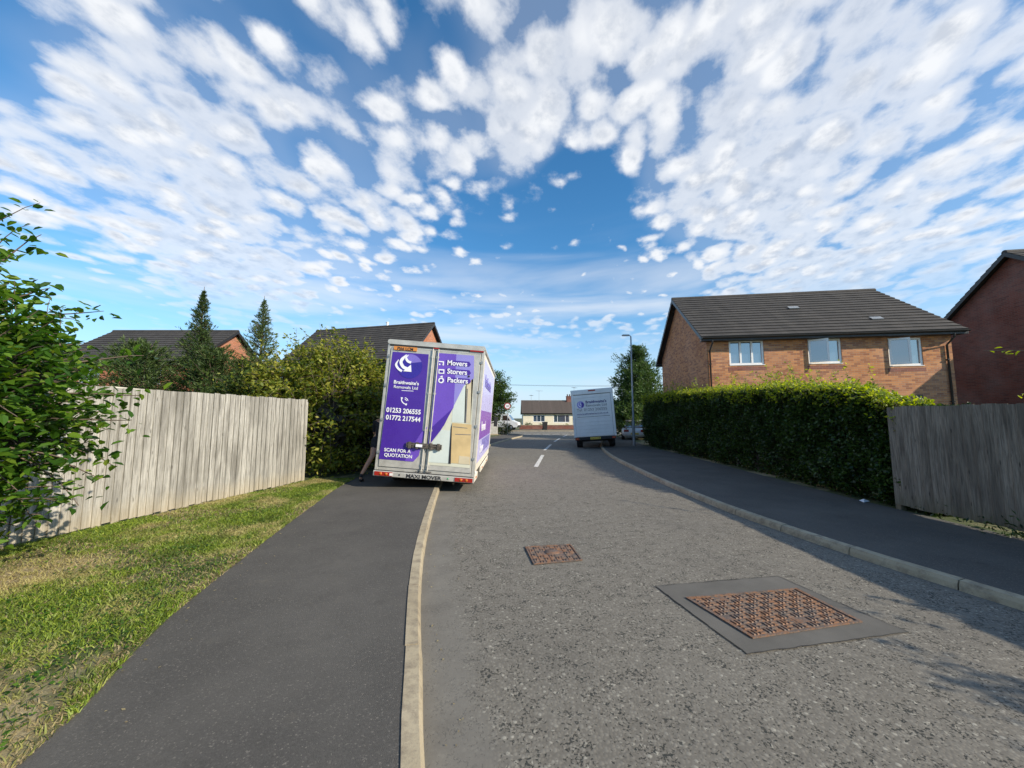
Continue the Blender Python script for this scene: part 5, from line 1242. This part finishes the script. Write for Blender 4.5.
    for s in (-1,1):
        m = MB(); m.lathe([(0.001,0.012),(0.010,0.008),(0.012,0.0)], (0.062+s*0.03,0.326,1.66), 'y', 10); m.build('eye', M['ink'], t)
        m = MB(); m.tube([(0.062+s*0.088,0.24,1.68),(0.062+s*0.097,0.235,1.66),(0.062+s*0.088,0.24,1.63)],[0.006,0.012,0.006],6); m.build('ear', M['skin'], t)
    m = MB(); m.tube([(0.038,0.326,1.595),(0.062,0.338,1.592),(0.086,0.326,1.595)],[0.003,0.006,0.003],6); m.build('mouth', plain('lips',(0.35,0.12,0.10)), t)
person()

# ------------------------------------------------------------------ street furniture
def lamp(x, y):
    t = thing('street_lamp', 'tall grey street lamp column at the far end of the right hedge', 'street lamp', (x,y,KZ)); m = MB(); m.lathe([(0.085,0),(0.085,1.3),(0.055,1.36),(0.045,4.0),(0.038,6.1),(0.001,6.12)], n=14); m.build('column', M['steel'], t)
    m = MB(); m.tube([(0,0,6.0),(-0.03,-0.02,6.13),(-0.15,-0.03,6.16)], [0.03,0.028,0.024], 8); m.build('bracket', M['steel'], t)
    m = MB(); m.rbox(-0.50,-0.10,6.13,-0.10,0.05,6.20,0.03,'y'); l = m.build('lamp_head', M['steel'], t); m = MB(); m.box(-0.45,-0.08,6.122,-0.20,0.03,6.129); m.build('lens', M['clear'], l)
    m = MB(); m.box(-0.045,-0.089,0.5,0.045,-0.0855,1.1); m.build('access_door', M['steel'], t)
lamp(6.72,20.6)
def road_sign(x,y):
    t = thing('road_sign', 'round red bordered 20 speed limit sign under the far left tree', 'road sign', (x,y,KZ)); m = MB(); m.tube([(0,0,0),(0,0,2.85)],0.035,10); m.build('post', M['steel'], t)
    m = MB(); m.lathe([(0.001,-0.052),(0.30,-0.052),(0.30,-0.040),(0.001,-0.040)], (0,0,2.6), 'y', 32, False); p = m.build('sign_plate', M['redlens'], t)
    m = MB(); m.lathe([(0.001,-0.056),(0.22,-0.056),(0.22,-0.053),(0.001,-0.053)], (0,0,2.6), 'y', 32, False); m.build('sign_face', M['ink'], p)
    text('20', 0.27, M['inkk'], p, (0,-0.0585,2.505), (R(90),0,0), 0.02, 'CENTER')
road_sign(-0.42,34.0)
t = thing('utility_cabinet', 'pale grey roadside cabinet beneath the far left tree', 'cabinet', (-1.75,33.6,KZ), R(8)); m = MB(); m.rbox(-0.45,-0.2,0.1,0.45,0.2,1.15,0.02,'z'); m.build('cabinet_body', M['alu'], t); m = MB(); m.box(-0.48,-0.23,1.152,0.48,0.23,1.2); m.build('cabinet_lid', M['alu'], t); m = MB(); m.box(-0.47,-0.22,0,0.47,0.22,0.098); m.build('plinth', M['kerb'], t)
leafy_bush('roadside_tree', 'leafy tree past the purple truck at the junction corner', 'tree', (-2.3,35.4,KZ), [(0,0,2.2,1.6,1.4,1.4),(-0.2,0,3.6,1.7,1.4,1.35),(0.4,0,4.8,1.4,1.2,1.0),(1.1,0,3.2,1.3,1.1,1.2)], 560, 34, 0.17, M['farleaf'], 0.15, (0.5,1.0), wisps=14, wisp_up=0.8, inner=60, nstem=6, simple=True, trunk_r=0.10)
leafy_bush('low_shrub', 'low dark shrub at the foot of the speed limit sign', 'shrub', (-0.75,34.4,KZ), [(0,0,0.5,0.8,0.6,0.5)], 90, 18, 0.11, M['hedge'], 0.08, (0.2,0.4), simple=True, nstem=3, trunk_r=0.02)
# tree masses beyond the bungalow and side streets
def far_trees():
    k = 0
    for x,y,h,r_,lab in ((-14,60,6.0,3.0,'far broad tree beyond the junction hidden left of the tree by the sign'),(-6,72,5.0,2.6,'far tree behind the white panel van'),(20,66,5.5,3.0,'far tree right of the bungalow behind the white box van'),(31,60,6.5,3.4,'far tree beyond the conifer on the right'),(-24,48,6.5,3.4,'far tree left of the junction behind the purple truck'),(14,86,6.0,3.0,'far tree behind the bungalow chimney')):
        leafy_bush('far_tree', lab, 'tree', (x,y,0), [(0,0,h*0.45,r_,r_*0.8,h*0.4),(r_*0.4,0,h*0.7,r_*0.7,r_*0.6,h*0.28),(-r_*0.4,0,h*0.65,r_*0.7,r_*0.6,h*0.28)], 130, 26, 0.32, M['farleaf'], 0.30, (0.7,1.4), simple=True, nstem=4, trunk_r=0.16, inner=30, group='trees beyond the junction')
far_trees()
# overhead cable between two poles beyond the junction
for i,(x,lab) in enumerate(((-13.0,'wooden cable pole left of the junction behind the purple truck'),(34.0,'wooden cable pole right of the junction behind the hedge'))):
    t = thing('cable_pole', lab, 'pole', (x,47.5,KZ)); m = MB(); m.tube([(0,0,0),(0,0,6.6)],[0.13,0.09],10); m.build('post', M['bark'], t); m = MB(); m.box(-0.06,-0.5,6.2,0.06,0.5,6.3); m.build('crossarm', M['bark'], t)
for dy,lab in ((-0.4,'lower overhead cable strung across the junction nearest the camera'),(0.4,'overhead cable strung across the junction on the far side')):
    m = MB(); m.tube([(-13+47*k/16,47.5+dy,6.4-0.7*4*(k/16)*(1-k/16)) for k in range(17)],0.012,5); tag(m.build('overhead_cable', M['black']), lab, 'cable')

# manhole covers
def manhole(name, label, quad, cells, frame=0.025, split=False, keys=0):
    """quad: 4 ground corners (far-left, far-right, near-right, near-left)"""
    q = [Vector((*p,0)) for p in quad]; c = sum(q, Vector())/4; t = thing(name, label, 'manhole cover', (c.x,c.y,0)); q = [p-c for p in q]
    def at(u,v): return q[0].lerp(q[1],u).lerp(q[3].lerp(q[2],u),v)
    m = MB(); z0 = 0.010
    base = [at(0,0),at(1,0),at(1,1),at(0,1)]; m.add([(p.x,p.y,z0) for p in base],[(3,2,1,0)]); m.build('cover_plate', M['rust'], t)
    f = MB(); w = frame
    for (a,b) in (((0,0),(1,w)),((0,1-w),(1,1)),((0,w),(w,1-w)),((1-w,w),(1,1-w))):
        P = [at(a[0],a[1]),at(b[0],a[1]),at(b[0],b[1]),at(a[0],b[1])]; vs = [(p.x,p.y,z0) for p in P]+[(p.x,p.y,0.019) for p in P]; f.add(vs,[(4,7,6,5),(0,4,5,1),(1,5,6,2),(2,6,7,3),(3,7,4,0)])
    f.build('frame', M['rust'], t)
    r = MB(); g = 0.08/cells
    nx, ny = cells
    return t, at
def tread(t, at, nx, ny, skip=None, mat=None):
    """raised chequer bars alternating in direction, basket-weave"""
    r = MB(); m_ = 0.04
    for i in range(nx):
        for j in range(ny):
            u0 = m_+(1-2*m_)*i/nx; v0 = m_+(1-2*m_)*j/ny; du = (1-2*m_)/nx; dv = (1-2*m_)/ny
            if skip and skip(u0+du/2,v0+dv/2): continue
            if rnd.random() < 0.05: continue
            for k in range(2):
                if (i+j)%2 == 0: a = (u0+du*0.08, v0+dv*(0.12+0.46*k)); b = (u0+du*0.92, v0+dv*(0.38+0.46*k))
                else: a = (u0+du*(0.12+0.46*k), v0+dv*0.08); b = (u0+du*(0.38+0.46*k), v0+dv*0.92)
                P = [at(a[0],a[1]),at(b[0],a[1]),at(b[0],b[1]),at(a[0],b[1])]; cc = sum(P,Vector())/4
                vs = [(p.x,p.y,0.010) for p in P]+[(cc.x+(p.x-cc.x)*0.82,cc.y+(p.y-cc.y)*0.82,0.019) for p in P]; r.add(vs,[(4,7,6,5),(0,4,5,1),(1,5,6,2),(2,6,7,3),(3,7,4,0)])
    return r.build('raised_tread', M['rust'], t)
def cover(label, quad, nx, ny, split=False, badge=False):
    q = [Vector((*p,0)) for p in quad]; c = sum(q, Vector())/4; t = thing('manhole_cover', label, 'manhole cover', (c.x,c.y,0), 0, 'rusty manhole covers in the road'); q = [p-c for p in q]
    def at(u,v): return q[0].lerp(q[1],u).lerp(q[3].lerp(q[2],u),v)
    z0 = 0.0105; m = MB(); m.add([(p.x,p.y,z0) for p in (at(0,0),at(1,0),at(1,1),at(0,1))],[(3,2,1,0)]); m.build('cover_plate', M['rust'], t)
    f = MB(); w = 0.028
    for (a,b) in (((0,0),(1,w)),((0,1-w),(1,1)),((0,w),(w,1-w)),((1-w,w),(1,1-w))):
        P = [at(a[0],a[1]),at(b[0],a[1]),at(b[0],b[1]),at(a[0],b[1])]; vs = [(p.x,p.y,z0) for p in P]+[(p.x,p.y,0.020) for p in P]; f.add(vs,[(4,7,6,5),(0,4,5,1),(1,5,6,2),(2,6,7,3),(3,7,4,0)])
    f.build('frame', M['rust'], t)
    sk = None
    if badge: sk = lambda u,v: abs(u-0.5)<0.2 and abs(v-0.42)<0.14
    if split: sk = lambda u,v: abs(u-0.5)<0.012
    tread(t, at, nx, ny, sk)
    if split:
        g = MB(); P = [at(0.497,0.03),at(0.503,0.03),at(0.503,0.97),at(0.497,0.97)]; g.add([(p.x,p.y,0.0215) for p in P],[(3,2,1,0)]); g.build('joint', M['chassis'], t)
    if badge:
        p = at(0.5,0.42); g = MB(); g.lathe([(0.001,0.019),(0.085,0.019),(0.09,0.012)], (p.x,p.y,0), n=24); g.build('maker_badge', M['rust'], t)
    return t
C4 = [Vector(p) for p in ((1.36,3.68),(2.69,3.90),(2.96,2.92),(1.59,2.66))]; PE = []
for i in range(4):
    a, b = C4[i], C4[(i+1)%4]; d = (b-a); nn = Vector((d.y,-d.x)).normalized()
    for k in range(22): q = k/22; PE.append(a+d*q+nn*(0.006*noise.noise(Vector((i*7+q*9,0,0)))+0.004*rnd.uniform(-1,1)+(0.012*math.sin(q*3.1) if i == 1 else 0)))
pt = MB(); pt.add([(p.x,p.y,0.0085) for p in PE],[tuple(range(len(PE)-1,-1,-1))]); structure(pt.build('road_patch', M['patch']))
jt = MB(); ctr = sum(C4, Vector((0,0)))/4; n_ = len(PE); vs = []
for i,p in enumerate(PE):
    w_ = max(0.0008, 0.0035+0.004*noise.noise(Vector((i*0.35,3,0)))); o_ = (p-ctr).normalized(); vs += [(p.x+o_.x*w_,p.y+o_.y*w_,0.0122),(p.x-o_.x*w_,p.y-o_.y*w_,0.0122)]
jt.add(vs,[(2*i,2*i+1,2*((i+1)%n_)+1,2*((i+1)%n_)) for i in range(n_)])
structure(jt.build('bitumen_joint', M['chassis']))
cover('large double rusty manhole cover set in a dark asphalt patch', [(1.54,3.44),(2.66,3.62),(2.74,3.05),(1.74,2.83)], 14, 8, split=True)
cover('small square rusty manhole cover in the middle of the road', [(0.16,4.74),(0.74,4.83),(0.79,4.31),(0.235,4.19)], 8, 7, badge=True)
def gully():
    t = thing('drain_grate', 'rusty gully grate beside the left kerb at the bottom of the picture', 'drain', (-0.13,1.55,0), R(14)); m = MB(); m.box(-0.2,-0.2,0.005,0.2,0.2,0.0085); m.build('pit_shade_sheet', M['chassis'], t)  # flat black sheet stands for the shaded pit below the bars
    m = MB()
    for a in ((-0.22,-0.22,0.22,-0.19),(-0.22,0.19,0.22,0.22),(-0.22,-0.188,-0.19,0.188),(0.19,-0.188,0.22,0.188)): m.box(a[0],a[1],0.006,a[2],a[3],0.02)
    m.build('frame', M['rust'], t); m = MB()
    for i in range(7): x = -0.165+i*0.05; m.box(x,-0.185,0.009,x+0.028,0.185,0.018)
    m.build('bars', M['rust'], t)
gully()

# shrub behind the right fence at the frame edge (casts the dappled patches on the road)
def edge_shrub():
    t = thing('fence_shrub', 'overhanging shrub with pale leaf tips at the right edge above the fence', 'shrub', (7.6,2.6,KZ)); w = MB(); P = []
    for k in range(5): w.tube(twig_path((rnd.uniform(-.1,.1),rnd.uniform(-.1,.1),0),(rnd.uniform(-.3,.3),rnd.uniform(-.3,.3),1),2.0,0,0.08),[0.03,0.027,0.024,0.02,0.016,0.012,0.008],6)
    tips = [((-0.4,1.3,2.1),(-1.0,0.85,0.38),1.38),((-0.4,1.2,1.5),(-0.8,0.9,0.42),1.2),((-0.3,-1.6,1.4),(-0.5,-0.4,0.6),0.6),((0,-0.5,1.4),(-0.6,-0.1,0.6),0.5)]
    for p,d,L in tips:
        path = twig_path(p,d,L,0.1,0.06,7); w.tube([Vector((p[0]*0.3,p[1]*0.3,0.8))]+path,[0.012]+[0.008*(1-i/9)+0.002 for i in range(len(path))],5); P += along(path, 26, 0.03, 0.25)
    for cx,cy,cz,rr,n_ in ((-0.75,-2.8,2.12,0.13,16),(-0.8,-1.3,1.72,0.18,8)):
        for _ in range(n_): P += along(twig_path((cx+rnd.gauss(0,rr),cy+rnd.gauss(0,rr),cz+rnd.gauss(0,rr*0.6)),(rnd.gauss(0,1),rnd.gauss(0,1),0.6),0.35,0.1),16,0.04)
    for _ in range(150):
        a = rnd.random()*6.283; r_ = rnd.random()**0.5; p = Vector((0.5+0.9*r_*math.cos(a),-1.6+2.0*r_*math.sin(a),rnd.uniform(0.5,1.6))); P += along(twig_path(p,(rnd.gauss(0,1),rnd.gauss(0,1),0.5),0.4,0.1),22,0.05)
    w.build('trunk', M['bark'], t); leaf_object(P, 0.065, M['shoot'], 'crown', t, up=0.5)
edge_shrub()

def clover():
    P = []
    for _ in range(420):
        y = 1.0+7.5*rnd.random()**1.6; xr = xat(PL,y); x = xr-0.08-abs(rnd.gauss(0,0.9)); r_ = rnd.uniform(0.03,0.11)
        if x < -5.8+(y-4.5)*0.205: continue
        for _k in range(int(260*r_)): P.append((x+rnd.gauss(0,r_),y+rnd.gauss(0,r_),KZ+0.02+rnd.random()*0.035))
    o = leaf_object(P, 0.022, M['beech'], 'clover', aspect=0.8, up=1.5, simple=True); tag(o, 'small round leaved weeds growing through the verge grass', 'weeds', kind='stuff')
clover()
# small litter and weeds
t = thing('litter', 'crumpled white paper litter at the foot of the hedge end', 'litter', (6.36,6.85,KZ+0.004), R(20)); m = MB(); m.add([(-0.07,-0.03,0.0),(0.08,-0.045,0.012),(0.10,0.03,0.03),(-0.05,0.05,0.02),(0.0,0.0,0.05)],[(0,1,4),(1,2,4),(2,3,4),(3,0,4)]); m.build('paper', M['ink'], t)
def weeds():
    P = []
    for _ in range(420):
        y = rnd.uniform(0.5,6.0) if rnd.random() < 0.4 else rnd.gauss(4.6,0.4); x = xat(PR,max(-4,y))-0.02-rnd.expovariate(20); P.append((x,y,KZ+0.01+rnd.expovariate(14)))
    o = leaf_object(P, 0.07, M['hedge'], 'weeds', aspect=0.3, up=0.1, simple=True); tag(o, 'low weeds along the foot of the right fence', 'weeds', kind='stuff')
weeds()
def fallen():
    P = [(xat(PL,y)+abs(rnd.gauss(0,0.25))+0.05,y,KZ+0.007) for y in [rnd.uniform(1.5,8) for _ in range(60)]]
    P += [(xat(KL,y)+abs(rnd.gauss(0,0.12))+0.03,y,0.012) for y in [rnd.uniform(1.7,8) for _ in range(50)]]
    o = leaf_object(P, 0.022, M['straw'], 'fallen_leaves', up=4.0, simple=True); tag(o, 'tiny dry leaves scattered on the footway and channel', 'leaves', kind='stuff')
fallen()
